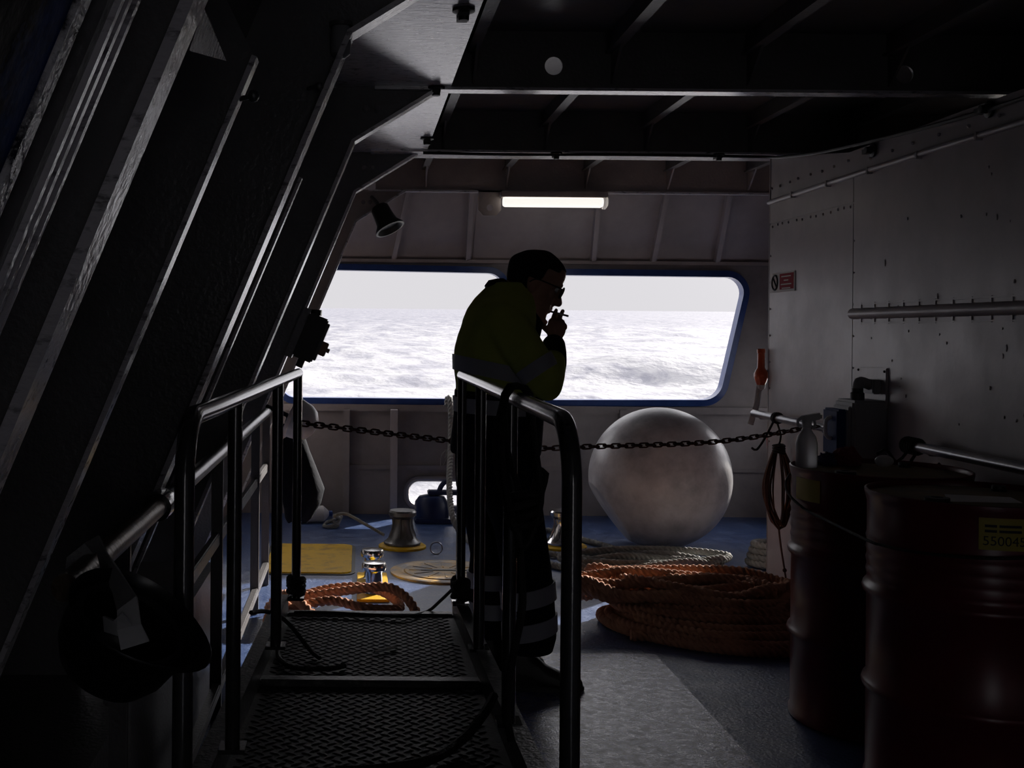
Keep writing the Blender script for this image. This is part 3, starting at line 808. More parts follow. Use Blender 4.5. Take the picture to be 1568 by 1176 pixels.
# spray bottle on the aft drum, cloths
zl=.866
p=at(1240,690,4.02); t=thing('spray_bottle','cloudy spray bottle with pale trigger standing on aft drum lid','bottle',(p.x,4.05,zl))
bx=p.x; by=4.05
b=MB(); b.lathe([(0,0),(.036,0),(.038,.006),(.038,.085),(.032,.11),(.016,.135),(.014,.145),(0,.146)],(bx,by,zl),24); obj('bottle',b,'translucent',t)
b=MB(); b.lathe([(.017,0),(.017,.022),(.012,.026),(0,.027)],(bx,by,zl+.143),16); b.obox((bx+.012,by,zl+.178),(.032,0,.006),(0,.011,0),(0,0,.012)); b.obox((bx+.045,by,zl+.182),(.008,0,0),(0,.007,0),(0,0,.007)); b.tube(spline([(bx+.025,by,zl+.172),(bx+.03,by,zl+.155),(bx+.022,by,zl+.135)],.01),.005,8); b.tube(spline([(bx-.016,by,zl+.18),(bx-.032,by,zl+.165),(bx-.03,by,zl+.145)],.01),.006,8)
obj('trigger',b,'white',t)
def cloth(c,sx,sy,sz,m,label,cat,seed):
    r=random.Random(seed); b=MB(); b.ball(c,1,28,16,sc=(sx,sy,sz))
    for i,v in enumerate(b.v):
        d=Vector(v)-Vector(c); n=1+.16*math.sin(9*d.x/sx+seed)*math.cos(7*d.y/sy)+.10*math.sin(13*d.z/sz+d.x/sx*6)
        q=Vector(c)+d*n; q.z=max(q.z,zl+.001); b.v[i]=tuple(q)
    return tag(obj('cloth_rag' ,b,m),label,cat)
cloth((1.715,4.10,zl+.012),.034,.03,.034,'bluecloth','crumpled dark violet rag on the aft drum beside spray bottle','rag',2)
cloth((1.79,4.11,zl+.018),.05,.04,.048,'redcloth','crumpled dark red rag on the aft drum below blue switch box','rag',4)

# ------------------------------------------------------------------ stern deck gear
# big round fender buoy with one flat side
rb=.44; cb=at(1010,727,7.05); cb.z=.425; cb.x=at(1010,727,7.05).x
ax=Vector((-.82,-.02,-.56)).normalized()
prof=[]; cut=.86
for k in range(41):
    a=PI*k/40; z=-math.cos(a)
    if z<cut: prof.append((math.sin(a)*rb,z*rb))
rc=math.sqrt(1-cut*cut)*rb; prof+=[(rc,cut*rb),(rc-.01,cut*rb+.004),(0,cut*rb+.004)]
b=MB(); b.lathe(prof,(0,0,0),72,(0,1,0),ax); b.v=[tuple(Vector(v)+cb) for v in b.v]
lowest=min(v[2] for v in b.v); b.v=[(v[0],v[1],v[2]-lowest) for v in b.v]
tag(obj('fender_buoy',b,'ball',angle=30),'large scuffed white round buoy resting on deck by stern bulwark','buoy')
# capstans
def capstan(c,label,m,first=None):
    t=thing('capstan',label,'capstan',(c[0],c[1],0),'capstans on the stern deck')
    b=MB(); b.lathe([(0,0),(.148,0),(.148,.012),(.135,.020),(0,.020)],(c[0],c[1],0),36); obj('base',b,'yellow',t,label='yellow painted base ring')
    b=MB(); b.lathe([(.11,.02),(.115,.026),(.115,.036),(.10,.046),(.082,.07),(.066,.11),(.058,.15),(.060,.18),(.075,.195),(.086,.200),(.086,.222),(.078,.232),(0,.234)],(c[0],c[1],0),40)
    for k in range(6):
        a=PI/3*k+.3
        b.tube([(c[0]+r*math.cos(a),c[1]+r*math.sin(a),z) for r,z in ((.086,.065),(.069,.11),(.061,.15),(.064,.185))],.006,6)
    obj('drum_head',b,m,t); return t
p=on_floor(616,838); capstan(p,'dull grey capstan on yellow base left of the man','castgrey')
p=on_floor(862,838); capstan(p,'shiny chrome capstan mostly hidden behind near right gangway post','chrome')
# bitts
t=thing('mooring_bitt','pair of short polished mooring posts on deck aft of gangway','bitt',(.085,5.87,0))
b=MB(); b.box((.0,5.55,0),(.165,6.18,.014)); obj('base_plate',b,'yellow',t,bevel=.004)
for (x,y) in ((.087,5.70),(.082,6.04)):
    b=MB(); b.lathe([(.05,.014),(.044,.022),(.042,.12),(.046,.127),(.060,.131),(.062,.139),(.062,.158),(.056,.168),(0,.171)],(x,y,0),36); obj('post',b,'chrome',t)
# hatches
p0=on_floor(538,880); p1=on_floor(532,836)
t=thing('deck_hatch','square yellow painted deck hatch beside left gangway rail','hatch',(-.25,6.6,0))
b=MB(); lp=rounded([(-.52,p0.y),(p0.x,p0.y),(p0.x,p1.y),(-.52,p1.y)],.06)
b.prism([Vector((x,y,0)) for x,y in lp],(0,0,.012)); obj('cover',b,'yellow',t,angle=50)
b=MB(); b.prism([Vector((x*1.0+(.0),y,0)) for x,y in rounded([(-.54,p0.y-.02),(p0.x+.02,p0.y-.02),(p0.x+.02,p1.y+.02),(-.54,p1.y+.02)],.07)],(0,0,.005)); obj('coaming',b,'black',t)
hc=on_floor(680,877); hr=.30
t=thing('manhole_cover','round worn yellow manhole cover in blue deck behind the bitts','hatch',(hc.x,hc.y,0))
b=MB(); b.lathe([(0,0),(hr,0),(hr,.010),(hr-.012,.014),(hr-.05,.014),(hr-.06,.009),(hr-.075,.009),(hr-.08,.014),(0,.014)],(hc.x,hc.y,0),64); obj('cover',b,'hatch',t)
b=MB()
for k in range(12):
    a=2*PI*k/12; c,s=math.cos(a),math.sin(a)
    b.obox((hc.x+c*.135,hc.y+s*.135,.015),(c*.06,s*.06,0),(-s*.004,c*.004,0),(0,0,.002))
obj('ribs',b,'hatch',t)
b=MB(); b.box((hc.x-.13,hc.y-.012,.013),(hc.x+.13,hc.y+.012,.017)); obj('grip_slot',b,'black',t)
p=on_floor(668,849)
b=MB(); b.tube([(p.x+.036*math.cos(a),p.y,.038+.036*math.sin(a)) for a in np.linspace(0,2*PI,25)[:-1]],.004,8,closed=True)
tag(obj('lashing_ring',b,'steel'),'small steel lashing ring standing on deck behind manhole cover','ring')
# roller fairlead
t=thing('roller_fairlead','dark blue roller fairlead with hooked top before the bulwark port','fairlead',(.48,7.95,0))
def P8(px,py): return at(px,py,7.95)
a_=P8(634,790); c_=P8(690,752)
b=MB(); b.box((a_.x,7.82,0),(P8(722,790).x,8.08,.035)); obj('base',b,'castblue',t,bevel=.008)
b=MB(); xc_=P8(661,770).x; zt_2=P8(661,757).z
b.lathe([(.125,.035),(.125,.07),(.118,zt_2-.05),(.09,zt_2-.012),(.04,zt_2),(0,zt_2)],(xc_,7.95,0),32); obj('roller',b,'castblue',t)
b=MB(); zz=P8(690,754).z
b.obox(((xc_+P8(716,750).x)/2,7.95,zz),((P8(716,750).x-xc_)/2+.03,0,0),(0,.05,0),(0,0,.014)); obj('top_bar',b,'castblue',t,bevel=.006)
b=MB(); b.tube(spline([P8(672,753),P8(676,744),P8(682,738),P8(692,736)],.01),[.022]*8 if False else .018,10); obj('hook',b,'castblue',t)
b=MB(); b.lathe([(.07,.035),(.06,.06),(.055,zz-.03),(.07,zz-.012),(0,zz-.011)],(P8(712,770).x,7.95,0),24); obj('pin_roller',b,'castblue',t)
# vertical rope over the sill, lying down on deck
def rope(name,ctrl,R,m,label,cat='rope',group=None,pitch=None):
    return tag(obj(name,rope_mb(ctrl,R,pitch),m,angle=70),label,cat,group)
s0=at(688,612,8.1)
rope('mooring_line',[at(684,622,8.16),at(686,609,8.15),at(690,620,8.10),at(690,680,8.0),at(688,740,7.75),at(693,790,7.45),on_floor(708,818,.02),on_floor(735,838,.02),on_floor(760,835,.02),on_floor(790,822,.02)],.021,'greyrope','grey mooring line hanging over stern sill down to the deck')
b=MB()
for k in range(9):
    a=at(688+random.uniform(-6,2),688,8.0); c=a+Vector((random.uniform(-.05,.02),-.02,random.uniform(-.12,-.05))); b.tube([a,(a+c)/2+Vector((random.uniform(-.02,.02),0,0)),c],.003,5)
tag(obj('rope_fray',b,'greyrope'),'frayed grey yarn ends tied on hanging mooring line','rope')
# orange pile
def pile(cx,cy,rx,ry,turns,z0,z1,seed,skew=0,R=.02):
    r=random.Random(seed); P=[]; n=11
    for i in range(turns):
        f=i/(turns-1); jx=r.uniform(-.10,.10); jy=r.uniform(-.07,.07); sx=rx*r.uniform(.72,1.0); sy=ry*r.uniform(.55,1.0)
        tw=r.uniform(-.22,.22)
        for k in range(n):
            a=2*PI*k/n
            x=sx*math.cos(a); y=sy*math.sin(a); x,y=x*math.cos(tw)-y*math.sin(tw),x*math.sin(tw)+y*math.cos(tw)
            rad=math.hypot(x/rx,y/ry)
            z=z0+(z1-z0)*f*(1.15-.45*rad)+r.uniform(-.012,.012)
            P.append((cx+jx+x+skew*y,cy+jy+y,max(R,z)))
    return P
P=[(1.2,4.9,.021)]
rr_=random.Random(31)
turns=[]
for i in range(8):
    turns.append((.54-.036*i+rr_.uniform(-.012,.012),.40-.040*i+rr_.uniform(-.012,.012),1.66+rr_.uniform(-.02,.02),5.07+.010*i,-.34+rr_.uniform(-.06,.06),.023+.017*i))
for i in range(4):
    turns.append((rr_.uniform(.30,.46),rr_.uniform(.14,.28),1.64+rr_.uniform(-.05,.05),5.16+rr_.uniform(-.05,.08),-.34+rr_.uniform(-.25,.25),.10+.014*i))
for i in range(7):
    turns.append((rr_.uniform(.26,.50),rr_.uniform(.05,.17),1.56+rr_.uniform(-.10,.12),5.27+rr_.uniform(-.10,.12),-.20+rr_.uniform(-.4,.4),.13+.011*i))
for i,(rx,ry,cx,cy,tw,z0) in enumerate(turns):
    a0=rr_.uniform(-.3,.3)
    for k in range(10):
        a=2*PI*k/10+a0; wob=1+rr_.uniform(-.05,.05) if i<8 else 1+rr_.uniform(-.1,.1)
        x=rx*wob*math.cos(a); y=ry*wob*math.sin(a)+.03*math.sin(2*a+i); x,y=x*math.cos(tw)-y*math.sin(tw),x*math.sin(tw)+y*math.cos(tw)
        P.append((min(cx+x,2.1),cy+y,max(.022,z0+(rr_.uniform(-.006,.006) if i<8 else rr_.uniform(-.025,.028)))))
P=[(min(p[0],2.1),p[1],p[2]) for p in P]
rope('rope_coil',P,.024,'orange','large heap of coiled orange rope on deck beside the drums','rope',pitch=.092)
P=[(on_floor(832,862,.02)),(on_floor(900,876,.02)),(on_floor(930,868,.03))]
P+= [Vector(p) for p in pile(1.62,6.12,.50,.20,7,.02,.15,23,R=.02)]
P=[(min(p[0],2.12) if p[1]<6.06 else p[0],p[1],p[2]) for p in P]
rope('rope_coil',P,.020,'greyrope','heap of coiled grey rope behind the orange heap','rope')
rope('rope_length',[on_floor(790,818,.02),on_floor(840,812,.02),on_floor(885,824,.02),on_floor(935,838,.02),on_floor(948,846,.02),on_floor(925,853,.02),on_floor(880,853,.02),on_floor(835,848,.02),on_floor(790,845,.02)],.018,'greyrope','grey rope bight lying on deck around the chrome capstan')
P=[]
for i in range(4):
    for k in range(10):
        a=2*PI*k/10; P.append((2.40+(.15-.01*i)*math.cos(a),6.42+(.15-.01*i)*math.sin(a),.022+.034*(i+k/10)))
rope('rope_coil',P,.02,'greyrope','small neat grey rope coil tucked behind casing corner')
# orange rope near bitts
P=[(-.42,5.30,.03),(-.36,5.25,.10),(-.30,5.15,.12),(-.22,5.06,.08),(-.17,5.02,.025),(-.25,4.98,.025),(-.40,5.05,.03),(-.33,5.32,.06),(-.15,5.34,.09),(.03,5.28,.13),(.15,5.22,.15),(.24,5.13,.11),(.27,5.05,.03),(.12,5.02,.03),(-.05,5.05,.05),(-.25,5.12,.05),(-.35,5.2,.05),(-.2,5.42,.08),(.0,5.45,.10),(.14,5.4,.08),(.2,5.2,.06),(.05,5.1,.08),(-.12,5.16,.10),(-.3,5.1,.07),(-.38,4.98,.025)]
rope('rope_length',P,.022,'orange','short orange rope looped on deck in front of the bitts','rope',pitch=.095)
# items near left bulwark
p=on_floor(488,800)
t=thing('plastic_jug','pale jug lying on deck at foot of the black jacket','jug',(p.x,p.y,0))
b=MB(); b.lathe([(0,-.10),(.05,-.10),(.058,-.09),(.058,.06),(.03,.09),(.018,.10),(0,.10)],(p.x-.03,p.y,.06),20,(0,0,1),(1,.2,0)); obj('body',b,'white',t)
b=MB(); b.lathe([(.021,.10),(.021,.125),(0,.126)],(p.x-.03,p.y,.06),16,(0,0,1),(1,.2,0)); obj('cap',b,'blue',t)
p2=on_floor(507,808)
P=[]
for i in range(3):
    for k in range(8):
        a=2*PI*k/8; P.append((p2.x+.05*math.cos(a)+.01*i,p2.y+.04*math.sin(a),.012+.022*i+.02*math.sin(a+i)))
P+=[at(512,790,7.1),at(530,787,7.1),at(560,803,7.0),at(588,819,6.95)]
P=[(p[0],p[1],max(p[2],.012)) for p in P]
rope('heaving_line',P,.010,'greyrope','thin grey line knotted on deck and leading to the grey capstan')

# ------------------------------------------------------------------ chain across
A=Vector((xl(4.13)+.01,4.155,at(458,648,4.155).z)); A2=at(690,675,4.60); mid=at(810,686,4.72); B2=at(900,684,4.78); B3=at(1100,676,4.95); Bq=at(1256,652,5.06)
path=np.array(spline([A,A2,mid,B2,B3,Bq],.01)); d=np.r_[0,np.cumsum(np.linalg.norm(np.diff(path,axis=0),axis=1))]
pitch=.034; nl=int(d[-1]/pitch)
ch=thing('barrier_chain','rusty chain slung across the deck behind the man to casing wall','chain',tuple(A))
L_=.0138; rr=.0098
lk=[]
for k in range(8): a=-PI/2+PI*k/7; lk.append((L_+rr*math.cos(a),rr*math.sin(a),0))
for k in range(8): a=PI/2+PI*k/7; lk.append((-L_+rr*math.cos(a),rr*math.sin(a),0))
lkm=None
for i in range(nl):
    s=(i+.5)*pitch; p=Vector([np.interp(s,d,path[:,j]) for j in range(3)]); q=Vector([np.interp(s+.01,d,path[:,j]) for j in range(3)])
    x=(q-p).normalized(); up=Vector((0,0,1)); y=up.cross(x).normalized(); z=x.cross(y)
    if i%2==0: y,z=z,-y
    y2=(y*math.cos(.25)+z*math.sin(.25)); z2=x.cross(y2)
    R4=Matrix((x,y2,z2)).transposed().to_4x4()
    if lkm is None:
        b=MB(); b.tube(lk,.0038,7,closed=True); o=obj('chain_link',b,'chain',ch); lkm=o.data
    else:
        o=bpy.data.objects.new('chain_link',lkm); COL.objects.link(o); o.parent=ch
    o.matrix_basis=Matrix.Translation(p-A)@R4

# ------------------------------------------------------------------ hung ropes on gangway
b=MB()
y=2.62; x=xr(y)
for k,(dx,dy,zb) in enumerate(((-.012,0,.88),(.02,.02,.91),(.0,-.03,.85))):
    P=[(x+.032,y+dy,RZ-.06),(x+.025,y+dy,RZ+.012),(x,y+dy,RZ+.032),(x-.03,y+dy,RZ+.01),(x-.04+dx,y+dy,RZ-.12),(x-.02+dx,y+dy-.02,zb+.08),(x+.01+dx,y+dy-.03,zb),(x+.05+dx,y+dy-.01,zb+.1),(x+.045,y+dy,RZ-.16)]
    b.tube(spline(P,.02,True),.0075,8,closed=True)
for k in range(4):
    z=.91+.016*k; b.tube([(x+.012+.038*math.cos(a),y-.02+.026*math.sin(a),z+.012*math.sin(a+k)) for a in np.linspace(0,2*PI,16)[:-1]],.009,8,closed=True)
b.tube(spline([(x,y-.03,.88),(x+.01,y-.04,.72),(x-.012,y-.05,.6),(x-.026,y-.05,.48),(x-.017,y-.07,.41)],.03),.009,8)
tag(obj('rope_hank',b,'darkrope'),'dark rope hank hung over the right gangway handrail','rope')
def line(ctrl,r,label,name='dark_line',m='darkrope'):
    b=MB(); b.tube(spline(ctrl,.02),r,8); return tag(obj(name,b,m),label,'rope')
zf=lambda D,px: None
P=[at(705,888,4.05),at(697,898,4.06),at(690,905,4.08),at(672,922,4.15),at(655,936,4.19)]
P+=[Vector((x,4.10-.02*math.sin(x*9),zr_(4.10)+.014)) for x in (.19,.10,.0,-.1,-.17,-.23)]
line(P,.006,'dark line trailing from right gangway post across far tread edge')
b=MB(); xx=xr(4.07)
for k in range(5):
    z=zr_(4.07)+.09+.014*k; b.tube([(xx+.028*math.cos(a),4.07+.028*math.sin(a),z+.008*math.sin(a*2+k)) for a in np.linspace(0,2*PI,14)[:-1]],.010,8,closed=True)
tag(obj('rope_hitch',b,'darkrope'),'dark rope hitch around foot of far right gangway post','rope')
b=MB(); xx=xl(4.13)
for k in range(4):
    z=zr_(4.13)+.09+.014*k; b.tube([(xx+.028*math.cos(a),4.13+.028*math.sin(a),z+.008*math.sin(a*2+k)) for a in np.linspace(0,2*PI,14)[:-1]],.010,8,closed=True)
tag(obj('rope_hitch',b,'darkrope'),'dark rope hitch around foot of far left gangway post','rope')
zt=lambda D: zr_(D)+.012
line([at(384,938,3.42),at(405,936,3.50),at(425,942,3.53),at(445,958,3.54),(-.15,3.56,zt(3.56)+.012),(-.115,3.50,zt(3.50))],.007,'stiff dark line poking over left gangway curb')
line([(-.255,3.70,zt(3.70)+.045),(-.25,3.57,zt(3.57)),(-.23,3.46,zt(3.46)),(-.18,3.38,zt(3.38)),(-.085,3.38,zt(3.38)),(-.035,3.415,zt(3.415))],.008,'dark line curled on the tread plate beside left curb')
line([(.355,2.88,zr_(2.88)+.085),(.325,2.82,zr_(2.82)+.06),(.26,2.75,zr_(2.75)+.014),(.17,2.62,zr_(2.62)+.010),(.045,2.56,zr_(2.56)+.010),(-.045,2.55,zr_(2.55)+.010)],.012,'thick dark hose lying across near right of the tread plate','dark_hose')
q=at(591,992,3.63); zq=zr_(3.63)+.006
b=MB(); b.tube([(q.x-.038,3.595,zq+.003),(q.x+.034,3.655,zq+.003)],.0048,8); tag(obj('paper_stub',b,'paper'),'thin white paper stub lying on the far tread plate','litter')

# ------------------------------------------------------------------ overhead fittings
# fluorescent lamp
la=at(770,309,7.58); lb_=at(922,311,7.58)
t=thing('batten_lamp','lit fluorescent batten lamp under the aft deck beam','lamp',((la.x+lb_.x)/2,7.56,la.z))
b=MB(); b.box((la.x-.02,7.52,la.z+.028),(lb_.x+.03,7.62,BZ-.012)); obj('housing',b,'beamlit',t,bevel=.006)
b=MB(); nn=14
rings=[]
for x in (la.x,la.x+.012,lb_.x-.03,lb_.x-.012,lb_.x):
    k=.8 if x in (la.x,lb_.x) else 1
    rings.append([Vector((x,7.57+.048*k*math.cos(2*PI*i/nn),la.z+.0+.036*k*math.sin(2*PI*i/nn))) for i in range(nn)])
b.loft(rings); obj('diffuser',b,'lamp',t)
b=MB(); b.lathe([(.05,0),(.05,.02),(.03,.035),(0,.036)],(lb_.x,7.57,la.z+.004),16,(0,0,1),(1,0,0)); obj('end_cap',b,'translucent',t)
# floodlight horn below the aft knee
p=at(583,322,7.55); ax=Vector((.42,-.25,-.86)).normalized()
t=thing('flood_light','dark flared floodlight hanging below the left aft frame knee','lamp',tuple(p))
b=MB(); b.lathe([(0,-.03),(.05,-.03),(.062,-.015),(.068,.06),(.074,.10),(.10,.135),(.104,.150),(.09,.152),(.07,.12),(0,.115)],p,28,(0,1,0),ax); obj('shade',b,'black',t)
b=MB(); b.tube([p-ax*.03,p-ax*.06,Vector((p.x-.06,7.655,p.z+.10))],.014,10); obj('stem',b,'frame',t)
# bulkhead light below near knee
p=at(522,62,2.83); t=thing('bulkhead_light','grey bulkhead light under the near left frame knee','lamp',tuple(p))
b=MB(); b.lathe([(0,.035),(.022,.035),(.026,.02),(.026,-.01),(.024,-.035),(.012,-.045),(0,-.046)],p,20); obj('body',b,'greybox',t)
b=MB(); b.lathe([(.03,.045),(.03,.035),(0,.034)],p,16); obj('base',b,'frame',t)
# knobs on frames
for (px,py,D,lab) in ((388,147,2.02,'small round cable gland on the second hull stiffener'),(489,132,2.80,'small round cable gland on the hull frame below bulkhead light')):
    p=at(px,py,D); b=MB(); b.ball(p,.011,12,8); b.tube([p,p+Vector((-.03,.03,0))],.005,6)
    tag(obj('cable_gland',b,'castgrey'),lab,'cable gland')
# black cable under beam and along wall
zc2=BZ-.020
P=[(.33,5.93,zc2),(.8,5.93,zc2-.004),(1.4,5.93,zc2),(2.0,5.93,zc2-.003),(2.14,5.90,zc2-.01),(2.155,5.7,zc2-.04),(2.16,5.1,2.19),(2.165,4.0,2.13),(2.165,3.0,2.125),(2.165,1.2,2.13)]
b=MB(); b.tube(spline(P,.05),.008,8); tag(obj('cable',b,'black'),'black cable clipped under the second deck beam and along casing top','cable')
def clamp(p,nz,label,s=1.0):
    b=MB(); p=Vector(p); nz=Vector(nz)
    b.lathe([(0,-.004),(.030*s,-.002),(.030*s,.008),(.016*s,.012),(.014*s,.035),(0,.036)],p,12,(1,.3,.2),nz)
    b.obox(p+nz*.012+Vector((0,.02*s,0)),(.014*s,0,0),(0,.035*s,0),(0,0,.010*s)); 
    return tag(obj('cable_clamp',b,'black'),label,'cable clamp','black cable clamps')
for (px,py,lab) in ((710,14,'black clamp on girder flange, nearest the top of the view'),(668,133,'black clamp on girder flange beside the first deck beam'),(654,211,'black clamp on girder flange beside the second deck beam')):
    dyy=EYE-0; D=F*(BZ-EYE)/(VY-(py-.009*(px-VX))); p=at(px,py,D); clamp((p.x,p.y,BZ),(0,0,-1),lab,1.15)
for (px,lab) in ((852,'black clamp under second deck beam, left of the two'),(1101,'black clamp under second deck beam, right of the two')):
    p=at(px,230,5.93); clamp((p.x,5.93,BZ-.012),(0,0,-1),lab)
for (px,py,lab) in ((1333,222,'black clamp on casing top near its aft corner'),(1510,154,'black clamp on casing top nearest the camera')):
    D=F*(XR-.01)/(px-VX); clamp((XR-.004,D,2.13),(-1,0,0),lab)

# black control box on the aft hull frame
ex=Vector((.41,0,1)).normalized(); ez=Vector((1,0,-.41)).normalized()
c=at(476,517,6.0)
t=thing('control_box','black control box mounted on the leaning frame left of the opening','control box',tuple(c))
b=MB(); b.obox(c,ex*.125,Vector((0,.06,0)),ez*.055); obj('case',b,'black',t,bevel=.008)
b=MB(); b.obox(c+ez*.062-ex*.0,ex*.105,Vector((0,.05,0)),ez*.008); obj('cover',b,'blackgloss',t,bevel=.003)
b=MB(); b.obox(c+ez*.085-ex*.03,ex*.038,Vector((0,.03,0)),ez*.02); obj('switch_block',b,'tan',t,bevel=.004,label='small tan switch block')
b=MB(); b.lathe([(.008,0),(.012,.004),(.012,.02),(0,.021)],c+ez*.10-ex*.03,12,(0,1,0),ez); obj('knob',b,'tan',t)
b=MB(); b.obox(c-ez*.075,ex*.14,Vector((0,.04,0)),ez*.022); obj('mount',b,'frame',t)
b=MB(); b.tube([c-ex*.12,c-ex*.17],.02,10); obj('cable_entry',b,'black',t)
b=MB(); b.tube([c+ex*.12-ez*.02,c+ex*.15-ez*.03],.03,10); obj('cable_entry',b,'black',t)

# white helmet and black jacket hung near the aft end of the hull railing
p=at(462,645,5.70)
t=thing('hard_hat','white hard hat hanging at the aft end of the left railing','hard hat',tuple(p))
axh=Vector((.82,-.1,-.35)).normalized()
b=MB(); prof=[(.0,.125),(.04,.118),(.075,.095),(.095,.06),(.102,.02),(.104,-.0),(.122,-.012),(.124,-.018),(.102,-.012),(.098,.0),(.09,.05),(.06,.1),(0,.115)]
b.lathe(prof,p-axh*.04,32,(0,1,0),axh); obj('shell',b,'white',t)
b=MB(); b.tube([p-axh*.055+Vector((0,.09*math.cos(a),0))+axh.cross(Vector((0,1,0)))*.09*math.sin(a) for a in np.linspace(0,2*PI,20)[:-1]],.008,8,closed=True); obj('headband',b,'black',t)
p=at(470,700,5.95)
t=thing('work_jacket','black work jacket hanging at the aft end of the left railing','jacket',(p.x,5.95,at(470,795,5.95).z))
b=MB(); rings=[]
for (py,x0,x1,dd) in ((640,438,452,.03),(655,434,462,.05),(690,430,474,.07),(730,430,490,.09),(748,432,497,.10),(768,434,492,.10),(790,436,478,.08),(797,440,470,.05)):
    A_=at(x0,py,6.1); B_=at(x1,py,6.1); cx=(A_.x+B_.x)/2; rx=(B_.x-A_.x)/2
    rings.append([Vector((cx+rx*math.cos(a),6.1+dd*math.sin(a)*(1+.18*math.sin(5*a+py*.05)),A_.z+.01*math.sin(3*a))) for a in np.linspace(0,2*PI,33)[:-1]])
b.loft(rings); obj('body',b,'navy',t)
b=MB(); b.tube(spline([at(440,650,6.05),at(436,690,6.03),at(440,740,6.02),at(446,775,6.02)],.03),[.045]*0 or .042,12); obj('sleeve',b,'navy',t)
b=MB(); b.tube(spline([(HX,5.94,.94),at(440,636,6.05),at(445,642,6.1)],.02),.012,8); obj('hanging_loop',b,'navy',t)

# black hard hat hung upside down by its strap on the near pipe
D0=1.775
def Q(px,py,D=D0): return at(px,py,D)
cR=Q(205,945)                              # centre of the rim
axd=Vector((-.48,.36,-.80)).normalized()   # crown points down-left
t=thing('hard_hat','black hard hat hanging upside down from bare pipe by its strap','hard hat',tuple(Q(170,1060)))
ux=Vector((.86,.0,-.50)); ux=(ux-axd*ux.dot(axd)).normalized(); uy=axd.cross(ux)
def hat_ring(r1,r2,h,n=40,brim=0):
    out=[]
    for k in range(n):
        a=2*PI*k/n; e=1+brim*max(0,math.cos(a))**2
        out.append(cR+(ux*r1*e*math.cos(a)+uy*r2*math.sin(a)+axd*h)*.90)
    return out
b=MB()
b.loft([hat_ring(.120,.104,-.008,brim=.26),hat_ring(.122,.105,-.006,brim=.27),hat_ring(.124,.107,.0,brim=.26),hat_ring(.113,.098,.012,brim=.08),hat_ring(.113,.098,.05),hat_ring(.106,.092,.09),hat_ring(.088,.078,.125),hat_ring(.055,.05,.148),hat_ring(.015,.014,.156),
        hat_ring(.012,.011,.150),hat_ring(.05,.045,.141),hat_ring(.083,.073,.118),hat_ring(.101,.087,.085),hat_ring(.107,.092,.045),hat_ring(.108,.093,.006,brim=.06),hat_ring(.120,.104,-.008,brim=.26)],caps=False)
obj('shell',b,'blackgloss',t,angle=60)
b=MB(); b.tube(hat_ring(.099,.085,.02,24),.008,8,closed=True); obj('headband',b,'black',t)
def ribbon(pts,ws,th=.004):
    b=MB(); rings=[]; P=[Vector(p) for p in pts]
    for i,p in enumerate(P):
        a=P[max(0,i-1)]; c=P[min(len(P)-1,i+1)]; tg=(c-a).normalized(); view=Vector((-.1,1,0)); sd=tg.cross(view).normalized(); nn_=sd.cross(tg).normalized()
        w=ws[i]/2; rings.append([p-sd*w-nn_*th/2,p+sd*w-nn_*th/2,p+sd*w+nn_*th/2,p-sd*w+nn_*th/2])
    b.loft(rings); return b
sp=[(HX+.0,2.03,.943),Q(150,832,2.0),Q(160,860,1.93),Q(178,890,1.79),Q(195,925,1.70),Q(198,960,1.68),Q(207,988,1.685)]
b=ribbon(sp,[.026,.028,.03,.036,.036,.036,.044]); obj('strap',b,'strap',t,label='grey webbing chin strap')
b=ribbon([Q(197,950,1.68),Q(180,962,1.695),Q(160,955,1.73)],[.03,.026,.024]); obj('strap',b,'strap',t,label='grey webbing strap branch')
b=ribbon([(HX+.0,2.03,.943),(HX-.03,2.03,.92),(HX-.035,2.02,.88),Q(120,930,1.82)],[.026,.026,.026,.024]); obj('strap',b,'strap',t,label='rear branch of the grey strap')

# ------------------------------------------------------------------ the man
D0=4.32
MAN=thing('person','man in yellow high-visibility jacket and dark trousers, head bowed, smoking','person',(.6,4.34,.005))
def ell(c,a,bq,z,n=28,tilt=0,pw=1.0):
    out=[]
    for k in range(n):
        t_=2*PI*k/n; cx,sx=math.cos(t_),math.sin(t_)
        x=a*abs(cx)**pw*(1 if cx>=0 else -1); y=bq*abs(sx)**pw*(1 if sx>=0 else -1)
        out.append(Vector((c[0]+x,c[1]+y,z+tilt*x)))
    return out
def limb(b,pts,rads,n=20,flat=1.0,step=.03):
    P=[Vector(p) for p in pts]
    Pd=spline(P,step); 
    # radius interpolated by arc position of control points
    d=[0]
    for i in range(1,len(P)): d.append(d[-1]+(P[i]-P[i-1]).length)
    dd=[0]
    for i in range(1,len(Pd)): dd.append(dd[-1]+float(np.linalg.norm(np.array(Pd[i])-np.array(Pd[i-1]))))
    R=[float(np.interp(x*d[-1]/dd[-1],d,rads)) for x in dd]
    b.tube(Pd,R,n,flat=flat)
    for p,r in ((Pd[0],R[0]),(Pd[-1],R[-1])): b.ball(p,r,n,10)
